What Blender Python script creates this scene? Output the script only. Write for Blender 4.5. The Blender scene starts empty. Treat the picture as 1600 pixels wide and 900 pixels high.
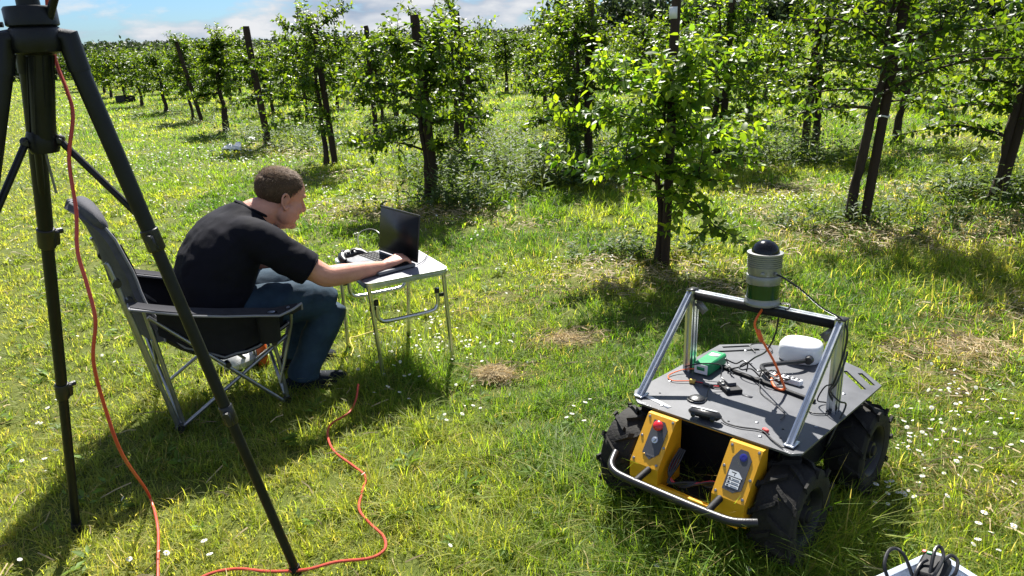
import bpy, bmesh, math, random
import numpy as np
from mathutils import Vector, Matrix, Euler, noise
from mathutils.geometry import tessellate_polygon
PI = math.pi
S = bpy.context.scene
COL = S.collection
rad = math.radians

# ------------------------------------------------------------------ camera
CAM_H, PITCH, ROLL, FPX = 1.57, rad(18.9), rad(2.3), 1156.0
F_ = Vector((0, math.cos(PITCH), -math.sin(PITCH)))
U0 = Vector((0, math.sin(PITCH), math.cos(PITCH)))
R0 = Vector((1, 0, 0))
R_ = R0 * math.cos(ROLL) - U0 * math.sin(ROLL)
U_ = U0 * math.cos(ROLL) + R0 * math.sin(ROLL)
CPOS = Vector((0, 0, CAM_H))
cd = bpy.data.cameras.new("camera")
cam = bpy.data.objects.new("camera", cd)
COL.objects.link(cam)
M = Matrix((R_, U_, -F_)).transposed().to_4x4()
M.translation = CPOS
cam.matrix_world = M
cd.sensor_width = 36.0
cd.lens = FPX / 1600 * 36.0
cd.clip_start, cd.clip_end = 0.05, 4000
S.camera = cam

# ------------------------------------------------------------------ sun + sky
SUN_EL, SUN_AZ = rad(49), rad(91)          # azimuth counted from +X towards +Y
sd = Vector((math.cos(SUN_EL) * math.cos(SUN_AZ), math.cos(SUN_EL) * math.sin(SUN_AZ), math.sin(SUN_EL)))
sl = bpy.data.lights.new("sun", 'SUN')
sl.energy = 5.0
sl.angle = rad(0.53)
sl.color = (1.0, 0.96, 0.89)
so = bpy.data.objects.new("sun", sl)
COL.objects.link(so)
so.rotation_euler = sd.to_track_quat('Z', 'Y').to_euler()
W = bpy.data.worlds.new("World")
S.world = W
W.use_nodes = True
wn, wl = W.node_tree.nodes, W.node_tree.links
for n in list(wn):
    wn.remove(n)
out = wn.new('ShaderNodeOutputWorld')
sky = wn.new('ShaderNodeTexSky')
sky.sky_type = 'NISHITA'
sky.sun_disc = False
sky.sun_elevation = SUN_EL
sky.sun_rotation = PI / 2 - SUN_AZ
sky.air_density, sky.dust_density, sky.ozone_density = 1.0, 0.4, 1.6
bg1 = wn.new('ShaderNodeBackground')
bg1.inputs['Strength'].default_value = 0.05
tint = wn.new('ShaderNodeVectorMath'); tint.operation = 'MULTIPLY'
tint.inputs[1].default_value = (0.40, 0.62, 0.95)
wl.new(sky.outputs[0], tint.inputs[0])
wl.new(tint.outputs[0], bg1.inputs['Color'])
tc = wn.new('ShaderNodeTexCoord')
mp = wn.new('ShaderNodeMapping')
mp.inputs['Scale'].default_value = (1.0, 1.0, 3.0)
wl.new(tc.outputs['Generated'], mp.inputs['Vector'])
nz = wn.new('ShaderNodeTexNoise')
nz.inputs['Scale'].default_value = 6.5
nz.inputs['Detail'].default_value = 9
nz.inputs['Roughness'].default_value = 0.58
wl.new(mp.outputs[0], nz.inputs['Vector'])
rmp = wn.new('ShaderNodeValToRGB')
rmp.color_ramp.elements[0].position = 0.45
rmp.color_ramp.elements[1].position = 0.58
wl.new(nz.outputs['Fac'], rmp.inputs[0])
nz2 = wn.new('ShaderNodeTexNoise')           # grey bellies and bright tops of the clouds
nz2.inputs['Scale'].default_value = 13
nz2.inputs['Detail'].default_value = 6
wl.new(mp.outputs[0], nz2.inputs['Vector'])
cr2 = wn.new('ShaderNodeValToRGB')
cr2.color_ramp.elements[0].position = 0.36
cr2.color_ramp.elements[0].color = (0.44, 0.54, 0.70, 1)
cr2.color_ramp.elements[1].position = 0.62
cr2.color_ramp.elements[1].color = (0.95, 0.97, 1.0, 1)
wl.new(nz2.outputs['Fac'], cr2.inputs[0])
bg2 = wn.new('ShaderNodeBackground')
bg2.inputs['Strength'].default_value = 0.33
wl.new(cr2.outputs[0], bg2.inputs['Color'])
mxs = wn.new('ShaderNodeMixShader')
wl.new(rmp.outputs[0], mxs.inputs[0])
wl.new(bg1.outputs[0], mxs.inputs[1])
wl.new(bg2.outputs[0], mxs.inputs[2])
wl.new(mxs.outputs[0], out.inputs['Surface'])

S.view_settings.view_transform = 'Standard'
S.view_settings.look = 'None'
S.view_settings.exposure = 1.42
S.view_settings.gamma = 1
S.view_settings.use_curve_mapping = False
S.render.engine = 'CYCLES'
S.cycles.max_bounces = 6
S.cycles.transparent_max_bounces = 6
S.cycles.use_denoising = True

# ------------------------------------------------------------------ helpers
def ray(u, v):
    return F_ + R_ * ((u - 800) / FPX) + U_ * ((450 - v) / FPX)
def bp(u, v, z=0.0):
    """World point at height z seen at photo position (u, v)."""
    d = ray(u, v)
    return CPOS + d * ((z - CAM_H) / d.z)
def at(u, v, y):
    """World point at distance y along the lawn seen at photo position (u, v)."""
    d = ray(u, v)
    return CPOS + d * (y / d.y)

def tag(o, label=None, cat=None, group=None, kind=None):
    if label: o['label'] = label
    if cat: o['category'] = cat
    if group: o['group'] = group
    if kind: o['kind'] = kind
    return o
def empty(name, loc=(0, 0, 0), rot=(0, 0, 0), label=None, cat=None, group=None):
    o = bpy.data.objects.new(name, None)
    o.empty_display_size = 0.1
    o.location = loc
    o.rotation_euler = rot
    COL.objects.link(o)
    return tag(o, label, cat, group)
def link(name, me, parent=None):
    o = bpy.data.objects.new(name, me)
    COL.objects.link(o)
    if parent is not None: o.parent = parent
    return o
def kids(o):
    return [c for c in o.children]
def copy_tree(o, parent=None):
    c = o.copy()
    COL.objects.link(c)
    c.parent = parent
    for k in kids(o):
        copy_tree(k, c)
    return c

def spline(pts, n=6):
    """Catmull-Rom through pts, n samples a span."""
    P = [Vector(p) for p in pts]
    if len(P) < 3:
        return [P[0].lerp(P[-1], i / n) for i in range(n + 1)]
    P = [P[0] * 2 - P[1]] + P + [P[-1] * 2 - P[-2]]
    r = []
    for i in range(1, len(P) - 2):
        a, b, c, d = P[i - 1:i + 3]
        for k in range(n):
            t = k / n
            r.append(0.5 * ((2 * b) + (c - a) * t + (2 * a - 5 * b + 4 * c - d) * t * t + (3 * b - a - 3 * c + d) * t ** 3))
    r.append(P[-2].copy())
    return r

class MB:
    """Collects shapes into one mesh."""
    def __init__(s):
        s.v, s.f, s.m, s.cur = [], [], [], 0
    def add(s, vs, fs):
        o = len(s.v)
        s.v += [tuple(v) for v in vs]
        s.f += [tuple(i + o for i in f) for f in fs]
        s.m += [s.cur] * len(fs)
        return s
    def box(s, c, size, rot=None, bev=0.0):
        x, y, z = [k / 2 for k in size]
        c = Vector(c)
        rt = rot.to_matrix() if isinstance(rot, Euler) else rot
        if bev > 0:
            b = min(bev, x * .9, y * .9, z * .9)
            vs, idx = [], {}
            for sx in (-1, 1):
                for sy in (-1, 1):
                    for sz in (-1, 1):
                        for ax in range(3):
                            p = [sx * (x - b), sy * (y - b), sz * (z - b)]
                            p[ax] = (sx * x, sy * y, sz * z)[ax]
                            idx[(sx, sy, sz, ax)] = len(vs)
                            vs.append(Vector(p))
            fs = []
            for ax in range(3):
                a1, a2 = (ax + 1) % 3, (ax + 2) % 3
                for sg in (-1, 1):
                    q = []
                    for (p, r) in ((-1, -1), (1, -1), (1, 1), (-1, 1)):
                        k = [0, 0, 0]; k[ax] = sg; k[a1] = p; k[a2] = r
                        q.append(idx[(k[0], k[1], k[2], ax)])
                    fs.append(q if sg > 0 else q[::-1])
                for p in (-1, 1):                   # edges running along ax
                    for r in (-1, 1):
                        k0 = [0, 0, 0]; k0[a1] = p; k0[a2] = r; k0[ax] = -1
                        k1 = list(k0); k1[ax] = 1
                        q = [idx[(*k0, a1)], idx[(*k0, a2)], idx[(*k1, a2)], idx[(*k1, a1)]]
                        fs.append(q if p * r < 0 else q[::-1])
            for sx in (-1, 1):
                for sy in (-1, 1):
                    for sz in (-1, 1):
                        q = [idx[(sx, sy, sz, a)] for a in range(3)]
                        fs.append(q if sx * sy * sz > 0 else q[::-1])
        else:
            vs = [Vector((sx * x, sy * y, sz * z)) for sx in (-1, 1) for sy in (-1, 1) for sz in (-1, 1)]
            fs = [(0, 1, 3, 2), (4, 6, 7, 5), (0, 4, 5, 1), (2, 3, 7, 6), (0, 2, 6, 4), (1, 5, 7, 3)]
        if rt is not None: vs = [rt @ v for v in vs]
        return s.add([v + c for v in vs], fs)
    def rings(s, rings, cap=True, closed=False):
        n = len(rings[0])
        vs = [p for r in rings for p in r]
        fs = []
        m = len(rings)
        for i in range(m if closed else m - 1):
            a, b = i * n, ((i + 1) % m) * n
            for k in range(n):
                k2 = (k + 1) % n
                fs.append((a + k, a + k2, b + k2, b + k))
        if cap and not closed:
            fs.append(tuple(range(n))[::-1])
            fs.append(tuple((m - 1) * n + k for k in range(n)))
        return s.add(vs, fs)
    def tube(s, pts, r, n=8, sub=0, cap=True, up=None, flat=1.0, closed=False):
        P = spline(pts, sub) if sub else [Vector(p) for p in pts]
        m = len(P)
        if isinstance(r, (int, float)): rr = [r] * m
        else:
            rr = [float(np.interp(i / (m - 1) * (len(r) - 1), range(len(r)), r)) for i in range(m)]
        rg = []
        nv = None
        for i in range(m):
            if closed: t = (P[(i + 1) % m] - P[i - 1]).normalized()
            else: t = (P[min(i + 1, m - 1)] - P[max(i - 1, 0)]).normalized()
            if nv is None:
                a = Vector(up) if up is not None else (Vector((0, 0, 1)) if abs(t.z) < 0.9 else Vector((1, 0, 0)))
                nv = (a - t * a.dot(t)).normalized()
            else:
                nv = (nv - t * nv.dot(t)).normalized()
            b = t.cross(nv)
            rg.append([P[i] + (nv * math.cos(2 * PI * k / n) * flat + b * math.sin(2 * PI * k / n)) * rr[i] for k in range(n)])
        return s.rings(rg, cap, closed)
    def lathe(s, prof, c=(0, 0, 0), n=20, rot=None, sx=1.0, sy=1.0):
        c = Vector(c)
        rt = rot.to_matrix() if isinstance(rot, Euler) else rot
        rg = []
        for (r, z) in prof:
            q = [Vector((r * math.cos(2 * PI * k / n) * sx, r * math.sin(2 * PI * k / n) * sy, z)) for k in range(n)]
            if rt is not None: q = [rt @ p for p in q]
            rg.append([p + c for p in q])
        return s.rings(rg, True)
    def ball(s, c, r, n=16, m=10, rot=None):
        if isinstance(r, (int, float)): r = (r, r, r)
        c = Vector(c)
        rt = rot.to_matrix() if isinstance(rot, Euler) else rot
        rg = []
        for i in range(m + 1):
            a = -PI / 2 + PI * min(max(i / m, 0.002), 0.998)
            q = [Vector((r[0] * math.cos(a) * math.cos(2 * PI * k / n), r[1] * math.cos(a) * math.sin(2 * PI * k / n), r[2] * math.sin(a))) for k in range(n)]
            if rt is not None: q = [rt @ p for p in q]
            rg.append([p + c for p in q])
        return s.rings(rg, True)
    def prism(s, poly, z0, z1, holes=(), mat=None):
        loops = [[Vector((p[0], p[1], 0)) for p in poly]] + [[Vector((p[0], p[1], 0)) for p in h] for h in holes]
        flat = [p for l in loops for p in l]
        tr = tessellate_polygon(loops)
        n = len(flat)
        vs = [Vector((p.x, p.y, z0)) for p in flat] + [Vector((p.x, p.y, z1)) for p in flat]
        fs = []
        for t in tr:
            a, b, c = [flat[i] for i in t]
            if (b - a).cross(c - a).z < 0: t = t[::-1]
            fs.append(tuple(i + n for i in t))
            fs.append(tuple(t[::-1]))
        o = 0
        for l in loops:
            k = len(l)
            for i in range(k):
                j = (i + 1) % k
                fs.append((o + i, o + j, n + o + j, n + o + i))
            o += k
        if mat is not None: vs = [mat @ v for v in vs]
        return s.add(vs, fs)
    def mesh(s, name, mats, smooth=True, angle=40):
        me = bpy.data.meshes.new(name)
        me.from_pydata(s.v, [], s.f)
        for m in (mats if isinstance(mats, (list, tuple)) else [mats]):
            me.materials.append(m)
        if len(set(s.m)) > 1: me.polygons.foreach_set('material_index', s.m)
        bm = bmesh.new()
        bm.from_mesh(me)
        bmesh.ops.recalc_face_normals(bm, faces=bm.faces)
        for e in bm.edges:
            if len(e.link_faces) == 2 and e.calc_face_angle(0) > rad(angle): e.smooth = False
        bm.to_mesh(me)
        bm.free()
        me.polygons.foreach_set('use_smooth', [smooth] * len(me.polygons))
        me.update()
        return me
    def build(s, name, mats, parent=None, smooth=True, angle=40):
        return link(name, s.mesh(name, mats, smooth, angle), parent)

def tri_mesh(name, V, T, mat, col=None, smooth=False):
    """Mesh out of numpy arrays: V (n,3), T (m,3), colour per vertex."""
    me = bpy.data.meshes.new(name)
    V = np.ascontiguousarray(V, dtype=np.float32)
    T = np.ascontiguousarray(T, dtype=np.int32)
    me.vertices.add(len(V)); me.vertices.foreach_set('co', V.ravel())
    me.loops.add(len(T) * 3); me.loops.foreach_set('vertex_index', T.ravel())
    me.polygons.add(len(T)); me.polygons.foreach_set('loop_start', np.arange(0, len(T) * 3, 3, dtype=np.int32))
    if smooth: me.polygons.foreach_set('use_smooth', np.ones(len(T), dtype=bool))
    if col is not None:
        a = me.color_attributes.new('tint', 'FLOAT_COLOR', 'POINT')
        c = np.ones((len(V), 4), dtype=np.float32); c[:, :3] = col
        a.data.foreach_set('color', c.ravel())
    me.materials.append(mat)
    me.update(calc_edges=True)
    me.validate()
    return me

def remesh(mb, voxel, smooth=4, name='skin', fac=0.5):
    """Union of the collected shapes grown into one continuous surface."""
    me = mb.mesh(name, [])
    o = link(name, me)
    m = o.modifiers.new('r', 'REMESH'); m.mode = 'VOXEL'; m.voxel_size = voxel
    if smooth:
        k = o.modifiers.new('s', 'SMOOTH'); k.factor = fac; k.iterations = smooth
    dg = bpy.context.evaluated_depsgraph_get()
    r = bpy.data.meshes.new_from_object(o.evaluated_get(dg))
    bpy.data.objects.remove(o)
    r.name = name
    r.polygons.foreach_set('use_smooth', [True] * len(r.polygons))
    return r

# value noise for numpy arrays
_rs = np.random.RandomState(5)
_G = _rs.rand(256, 256)
def vnoise(x, y, sc):
    x = np.asarray(x) / sc + 100.3; y = np.asarray(y) / sc + 57.7
    xi, yi = np.floor(x).astype(int), np.floor(y).astype(int)
    fx, fy = x - xi, y - yi
    fx = fx * fx * (3 - 2 * fx); fy = fy * fy * (3 - 2 * fy)
    g = lambda a, b: _G[a % 256, b % 256]
    return (g(xi, yi) * (1 - fx) + g(xi + 1, yi) * fx) * (1 - fy) + (g(xi, yi + 1) * (1 - fx) + g(xi + 1, yi + 1) * fx) * fy

# ------------------------------------------------------------------ materials
def mat(name, col, rough=0.6, metal=0.0, var=0.12, scale=8.0, bump=0.0, bscale=60.0, spec=0.5, coat=0.0, col2=None, emit=None, stretch=None, trans=0.0, alpha=None):
    """Principled material whose colour, gloss and relief vary with noise."""
    m = bpy.data.materials.new(name)
    m.use_nodes = True
    nt = m.node_tree
    b = nt.nodes['Principled BSDF']
    b.inputs['Roughness'].default_value = rough
    b.inputs['Metallic'].default_value = metal
    b.inputs['Specular IOR Level'].default_value = spec
    if coat: b.inputs['Coat Weight'].default_value = coat
    if trans: b.inputs['Transmission Weight'].default_value = trans
    t = nt.nodes.new('ShaderNodeTexCoord')
    mpn = nt.nodes.new('ShaderNodeMapping')
    if stretch: mpn.inputs['Scale'].default_value = stretch
    nt.links.new(t.outputs['Object'], mpn.inputs['Vector'])
    n = nt.nodes.new('ShaderNodeTexNoise')
    n.inputs['Scale'].default_value = scale
    n.inputs['Detail'].default_value = 6
    n.inputs['Roughness'].default_value = 0.65
    nt.links.new(mpn.outputs[0], n.inputs['Vector'])
    r = nt.nodes.new('ShaderNodeValToRGB')
    r.color_ramp.elements[0].position = 0.3
    r.color_ramp.elements[1].position = 0.7
    c2 = col2 or tuple(min(1, c * (1 + var)) for c in col)
    c1 = col if col2 else tuple(c * (1 - var) for c in col)
    r.color_ramp.elements[0].color = (*c1, 1)
    r.color_ramp.elements[1].color = (*c2, 1)
    nt.links.new(n.outputs['Fac'], r.inputs[0])
    nt.links.new(r.outputs[0], b.inputs['Base Color'])
    mr = nt.nodes.new('ShaderNodeMapRange')
    mr.inputs['To Min'].default_value = max(0.02, rough - 0.12)
    mr.inputs['To Max'].default_value = min(1, rough + 0.12)
    nt.links.new(n.outputs['Fac'], mr.inputs['Value'])
    nt.links.new(mr.outputs[0], b.inputs['Roughness'])
    if bump:
        n2 = nt.nodes.new('ShaderNodeTexNoise')
        n2.inputs['Scale'].default_value = bscale
        n2.inputs['Detail'].default_value = 4
        nt.links.new(mpn.outputs[0], n2.inputs['Vector'])
        bn = nt.nodes.new('ShaderNodeBump')
        bn.inputs['Strength'].default_value = bump
        bn.inputs['Distance'].default_value = 0.01
        nt.links.new(n2.outputs['Fac'], bn.inputs['Height'])
        nt.links.new(bn.outputs[0], b.inputs['Normal'])
    return m
def leaf_mat(name, transl=0.45, rough=0.42, warm=(1.25, 1.2, 0.5), spec=0.5, tmul=1.5):
    """Thin leaf: tint attribute as colour, some light comes through."""
    m = bpy.data.materials.new(name)
    m.use_nodes = True
    nt = m.node_tree
    b = nt.nodes['Principled BSDF']
    b.inputs['Roughness'].default_value = rough
    b.inputs['Specular IOR Level'].default_value = spec
    a = nt.nodes.new('ShaderNodeAttribute')
    a.attribute_name = 'tint'
    t = nt.nodes.new('ShaderNodeTexCoord')
    n = nt.nodes.new('ShaderNodeTexNoise')
    n.inputs['Scale'].default_value = 40
    n.inputs['Detail'].default_value = 3
    nt.links.new(t.outputs['Object'], n.inputs['Vector'])
    mr = nt.nodes.new('ShaderNodeMapRange')
    mr.inputs['To Min'].default_value = 0.8
    mr.inputs['To Max'].default_value = 1.2
    nt.links.new(n.outputs['Fac'], mr.inputs['Value'])
    v = nt.nodes.new('ShaderNodeVectorMath'); v.operation = 'SCALE'
    nt.links.new(a.outputs['Color'], v.inputs[0])
    nt.links.new(mr.outputs[0], v.inputs['Scale'])
    nt.links.new(v.outputs[0], b.inputs['Base Color'])
    w = nt.nodes.new('ShaderNodeVectorMath'); w.operation = 'MULTIPLY'
    w.inputs[1].default_value = [k * tmul for k in warm]
    nt.links.new(v.outputs[0], w.inputs[0])
    tr = nt.nodes.new('ShaderNodeBsdfTranslucent')
    nt.links.new(w.outputs[0], tr.inputs['Color'])
    mx = nt.nodes.new('ShaderNodeMixShader')
    mx.inputs[0].default_value = transl
    nt.links.new(b.outputs[0], mx.inputs[1])
    nt.links.new(tr.outputs[0], mx.inputs[2])
    nt.links.new(mx.outputs[0], nt.nodes['Material Output'].inputs['Surface'])
    return m

MT = dict(
    grass=leaf_mat('grass_blade', 0.5, 0.55, (1.15, 1.18, 0.42), 0.25, 2.2),
    straw=leaf_mat('dry_straw', 0.25, 0.6, (1.1, 1.0, 0.8), 0.3, 1.1),
    petal=leaf_mat('daisy_petal', 0.35, 0.6, (1, 1, 1), 0.3, 1.0),
    leaf=leaf_mat('apple_leaf', 0.5, 0.42, (1.4, 1.3, 0.28), 0.3, 2.2),
    weed=leaf_mat('weed_leaf', 0.4, 0.55, (1.3, 1.2, 0.4), 0.25, 1.7),
    wood_mass=leaf_mat('far_leaf', 0.3, 0.6, (1.2, 1.1, 0.6), 0.3, 1.3),
    bark=mat('bark', (0.045, 0.032, 0.024), 0.85, var=0.5, scale=14, bump=0.9, bscale=30, stretch=(1, 1, .25), spec=.25),
    stake=mat('stake_wood', (0.035, 0.022, 0.015), 0.8, var=0.45, scale=10, bump=0.8, bscale=28, stretch=(1, 1, .12), spec=.3),
    white=mat('white_plastic', (0.72, 0.73, 0.74), 0.35, var=0.05, scale=14),
    paper=mat('white_paper', (0.75, 0.75, 0.72), 0.8, var=0.06),
    blackplastic=mat('black_plastic', (0.012, 0.012, 0.013), 0.38, var=0.3, scale=20, bump=.08, bscale=200),
    blackmatt=mat('black_matt', (0.008, 0.008, 0.009), 0.65, spec=.3, var=0.3, scale=20, bump=.15, bscale=200),
    tripod=mat('tripod_black', (0.007, 0.008, 0.010), 0.4, spec=.3, var=0.35, scale=26, bump=.05, bscale=300),
    rubber=mat('tyre_rubber', (0.009, 0.0085, 0.008), 0.8, scale=12, col2=(0.020, 0.018, 0.015), bump=.3, bscale=90, spec=.35),
    rim=mat('rim_black', (0.006, 0.006, 0.007), 0.5, var=.3),
    yellow=mat('yellow_paint', (0.72, 0.36, 0.012), 0.36, var=0.08, scale=5, bump=.02, bscale=400, coat=.25),
    plate=mat('deck_plate', (0.068, 0.071, 0.080), 0.45, var=0.25, scale=5, bump=.04, bscale=500),
    slategrey=mat('control_grey', (0.06, 0.062, 0.07), 0.5, var=.12),
    alu=mat('aluminium', (0.62, 0.64, 0.66), 0.32, metal=1.0, var=0.1, scale=18, stretch=(1, 1, .2)),
    alutube=mat('aluminium_tube', (0.66, 0.66, 0.64), 0.3, metal=1.0, var=0.12, scale=22),
    steel=mat('painted_steel', (0.30, 0.31, 0.33), 0.35, metal=.9, var=0.15, scale=18),
    silver=mat('cast_silver', (0.25, 0.255, 0.25), 0.42, metal=.7, var=0.1, scale=25),
    tabletop=mat('table_board', (0.16, 0.16, 0.19), 0.5, var=0.12, scale=30, bump=.03, bscale=300),
    fabric=mat('chair_fabric', (0.075, 0.075, 0.084), 0.9, var=0.18, scale=30, bump=.25, bscale=350, spec=.2),
    fabricdark=mat('chair_fabric_dark', (0.016, 0.016, 0.02), 0.85, var=0.2, scale=30, bump=.25, bscale=350, spec=.2),
    fabricmid=mat('armrest_fabric', (0.034, 0.034, 0.039), 0.9, var=0.2, scale=30, bump=.25, bscale=350, spec=.2),
    piping=mat('chair_piping', (0.20, 0.20, 0.21), 0.8, var=.1),
    orange=mat('orange_plastic', (0.75, 0.13, 0.02), 0.42, var=0.1),
    red=mat('red_cable', (0.50, 0.06, 0.035), 0.42, var=0.15, scale=10),
    redbutton=mat('red_button', (0.6, 0.012, 0.02), 0.25, coat=.5, var=.05),
    green=mat('green_case', (0.01, 0.22, 0.075), 0.38, var=.12),
    glassgreen=mat('green_glass', (0.006, 0.045, 0.010), 0.12, var=.3, spec=.5),
    dome=mat('dome_black', (0.004, 0.004, 0.006), 0.16, var=.1, spec=.35),
    yellowcord=mat('yellow_cord', (0.62, 0.5, 0.06), 0.6, var=.1),
    bluelens=mat('blue_emblem', (0.02, 0.025, 0.22), 0.3, var=.1),
    shirt=mat('black_shirt', (0.0055, 0.0055, 0.010), 0.88, var=0.25, scale=9, bump=.12, bscale=500, spec=.18),
    jeans=mat('blue_jeans', (0.013, 0.026, 0.043), 0.85, scale=7, col2=(0.034, 0.064, 0.095), bump=.25, bscale=420, spec=.2),
    skin=mat('skin', (0.46, 0.205, 0.14), 0.5, scale=11, col2=(0.60, 0.30, 0.21), bump=.12, bscale=160, spec=.4),
    hair=mat('hair', (0.045, 0.026, 0.015), 0.75, spec=.2, scale=30, col2=(0.09, 0.056, 0.034), bump=.25, bscale=140),
    shoe=mat('shoe', (0.010, 0.013, 0.018), 0.85, spec=.15, var=.3, scale=30, bump=.2, bscale=250),
    sole=mat('sole', (0.03, 0.03, 0.032), 0.7, var=.2),
    screen=mat('screen', (0.008, 0.009, 0.011), 0.4, var=.2, spec=.25),
    keybase=mat('laptop_body', (0.13, 0.135, 0.145), 0.4, metal=.3, var=.15),
    bin=mat('storage_plastic', (0.62, 0.68, 0.80), 0.2, var=.06, trans=.35),
    brass=mat('brass', (0.6, 0.42, 0.12), .35, metal=1, var=.1),
    tagred=mat('tag_red', (0.6, 0.06, 0.05), .5, var=.1),
)
bsdf = MT['skin'].node_tree.nodes['Principled BSDF']
bsdf.inputs['Subsurface Weight'].default_value = 0.12
bsdf.inputs['Subsurface Radius'].default_value = (0.012, 0.004, 0.002)
bsdf.inputs['Subsurface Scale'].default_value = 1.0

# ------------------------------------------------------------------ ground
def ground_mat():
    m = bpy.data.materials.new('meadow_soil')
    m.use_nodes = True
    nt = m.node_tree
    b = nt.nodes['Principled BSDF']
    b.inputs['Roughness'].default_value = 0.95
    b.inputs['Specular IOR Level'].default_value = 0.15
    t = nt.nodes.new('ShaderNodeTexCoord')
    def noise_ramp(scale, p0, p1, c0, c1):
        n = nt.nodes.new('ShaderNodeTexNoise')
        n.inputs['Scale'].default_value = scale
        n.inputs['Detail'].default_value = 8
        n.inputs['Roughness'].default_value = 0.7
        nt.links.new(t.outputs['Object'], n.inputs['Vector'])
        r = nt.nodes.new('ShaderNodeValToRGB')
        r.color_ramp.elements[0].position, r.color_ramp.elements[1].position = p0, p1
        r.color_ramp.elements[0].color, r.color_ramp.elements[1].color = (*c0, 1), (*c1, 1)
        nt.links.new(n.outputs['Fac'], r.inputs[0])
        return r, n
    a, _ = noise_ramp(0.6, .35, .65, (0.085, 0.125, 0.018), (0.15, 0.165, 0.03))
    c, n2 = noise_ramp(26, .35, .7, (0.035, 0.045, 0.012), (0.13, 0.14, 0.035))
    mx = nt.nodes.new('ShaderNodeMix'); mx.data_type = 'RGBA'
    mx.inputs[0].default_value = 0.55
    nt.links.new(a.outputs[0], mx.inputs[6]); nt.links.new(c.outputs[0], mx.inputs[7])
    nt.links.new(mx.outputs[2], b.inputs['Base Color'])
    bn = nt.nodes.new('ShaderNodeBump'); bn.inputs['Strength'].default_value = 0.8; bn.inputs['Distance'].default_value = 0.02
    nt.links.new(n2.outputs['Fac'], bn.inputs['Height'])
    nt.links.new(bn.outputs[0], b.inputs['Normal'])
    return m
gb = MB()
rads = [0.0, 1, 2, 4, 8, 16, 32, 64, 128, 256, 512, 1024, 2200]
rg = [[Vector((max(r, .01) * math.cos(2 * PI * k / 48), max(r, .01) * math.sin(2 * PI * k / 48), 0)) for k in range(48)] for r in rads]
gb.rings(rg, False)
MT['ground'] = ground_mat()
go = gb.build('ground', MT['ground'])
tag(go, 'grassy meadow ground of the orchard running out to the horizon', 'ground', kind='structure')

# ------------------------------------------------------------------ orchard layout
EA = np.array([-0.555, 0.832])                # along the tree rows, away from the camera
EN = np.array([0.832, 0.555])                 # across the rows
def sn(x, y): return x * EA[0] + y * EA[1], x * EN[0] + y * EN[1]
ROW0, ROWD = 3.6, 1.75

# straw and bare spots: (photo u, v, radius x, radius y, strength)
STRAW = [(1010, 425, .50, .34, .75), (960, 440, .4, .3, .5), (1345, 375, .6, .45, 1.0), (1480, 375, .6, .35, .9), (1560, 350, .7, .4, .9),
         (770, 590, .13, .10, 1.5), (885, 536, .16, .12, 1.1), (1520, 555, .4, .22, .9), (1480, 610, .25, .2, .6), (680, 335, .5, .35, .7),
         (560, 330, .6, .5, .5), (1270, 385, .4, .25, .7), (1590, 490, .4, .3, .8), (1430, 300, .8, .4, .5), (1250, 300, .6, .35, .4),
         (515, 275, .5, .4, .6), (440, 240, .6, .4, .5), (1440, 720, .3, .25, .35), (770, 480, .3, .25, .2), (1570, 790, .25, .2, .35)]
STRAWW = [(bp(u, v), a, b, k) for (u, v, a, b, k) in STRAW]
def straw_at(x, y):
    r = np.zeros_like(x)
    wob = (vnoise(x, y, 0.13) - .5) * .9
    for (p, a, b, k) in STRAWW:
        d = np.sqrt(((x - p.x) / a) ** 2 + ((y - p.y) / b) ** 2) + wob
        r = np.maximum(r, k * np.clip(1.5 - d, 0, 1))
    s, n = sn(x, y)
    kk = np.round((n - ROW0) / ROWD)
    dist = np.abs(n - ROW0 - kk * ROWD)
    strip = np.where((kk >= 0) & (s > 1.6), np.clip(1 - dist / 0.42, 0, 1), 0) * np.clip((vnoise(x, y, 0.6) - .35) * 2.2, 0, 1)
    return np.maximum(r, strip * .75)
TALL = [(P.x, P.y, r, h) for P, r, h in [
    (bp(600, 585), .20, .08), (bp(446, 616), .16, .05), (bp(280, 660), .16, .03), (bp(440, 625), .12, .03), (bp(500, 603), .17, -.05),
    (bp(1000, 805), .28, .10), (bp(1120, 850), .26, .10), (bp(1215, 865), .22, .13), (bp(1300, 850), .18, .10), (bp(960, 770), .2, .05), (bp(860, 860), .35, .03), (bp(1390, 760), .3, .03),
    (bp(1570, 420), .5, .04), (bp(1450, 450), .6, .035), (bp(900, 330), .8, .03)]]
BIN_C = None
rs = np.random.RandomState(11)
def polar_pts(r0, r1, dens, a0=-50, a1=50):
    area = (r1 * r1 - r0 * r0) / 2 * math.radians(a1 - a0)
    n = int(area * dens)
    r = np.sqrt(rs.uniform(r0 * r0, r1 * r1, n))
    a = np.radians(90 - rs.uniform(a0, a1, n))
    return r * np.cos(a), r * np.sin(a)

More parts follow.
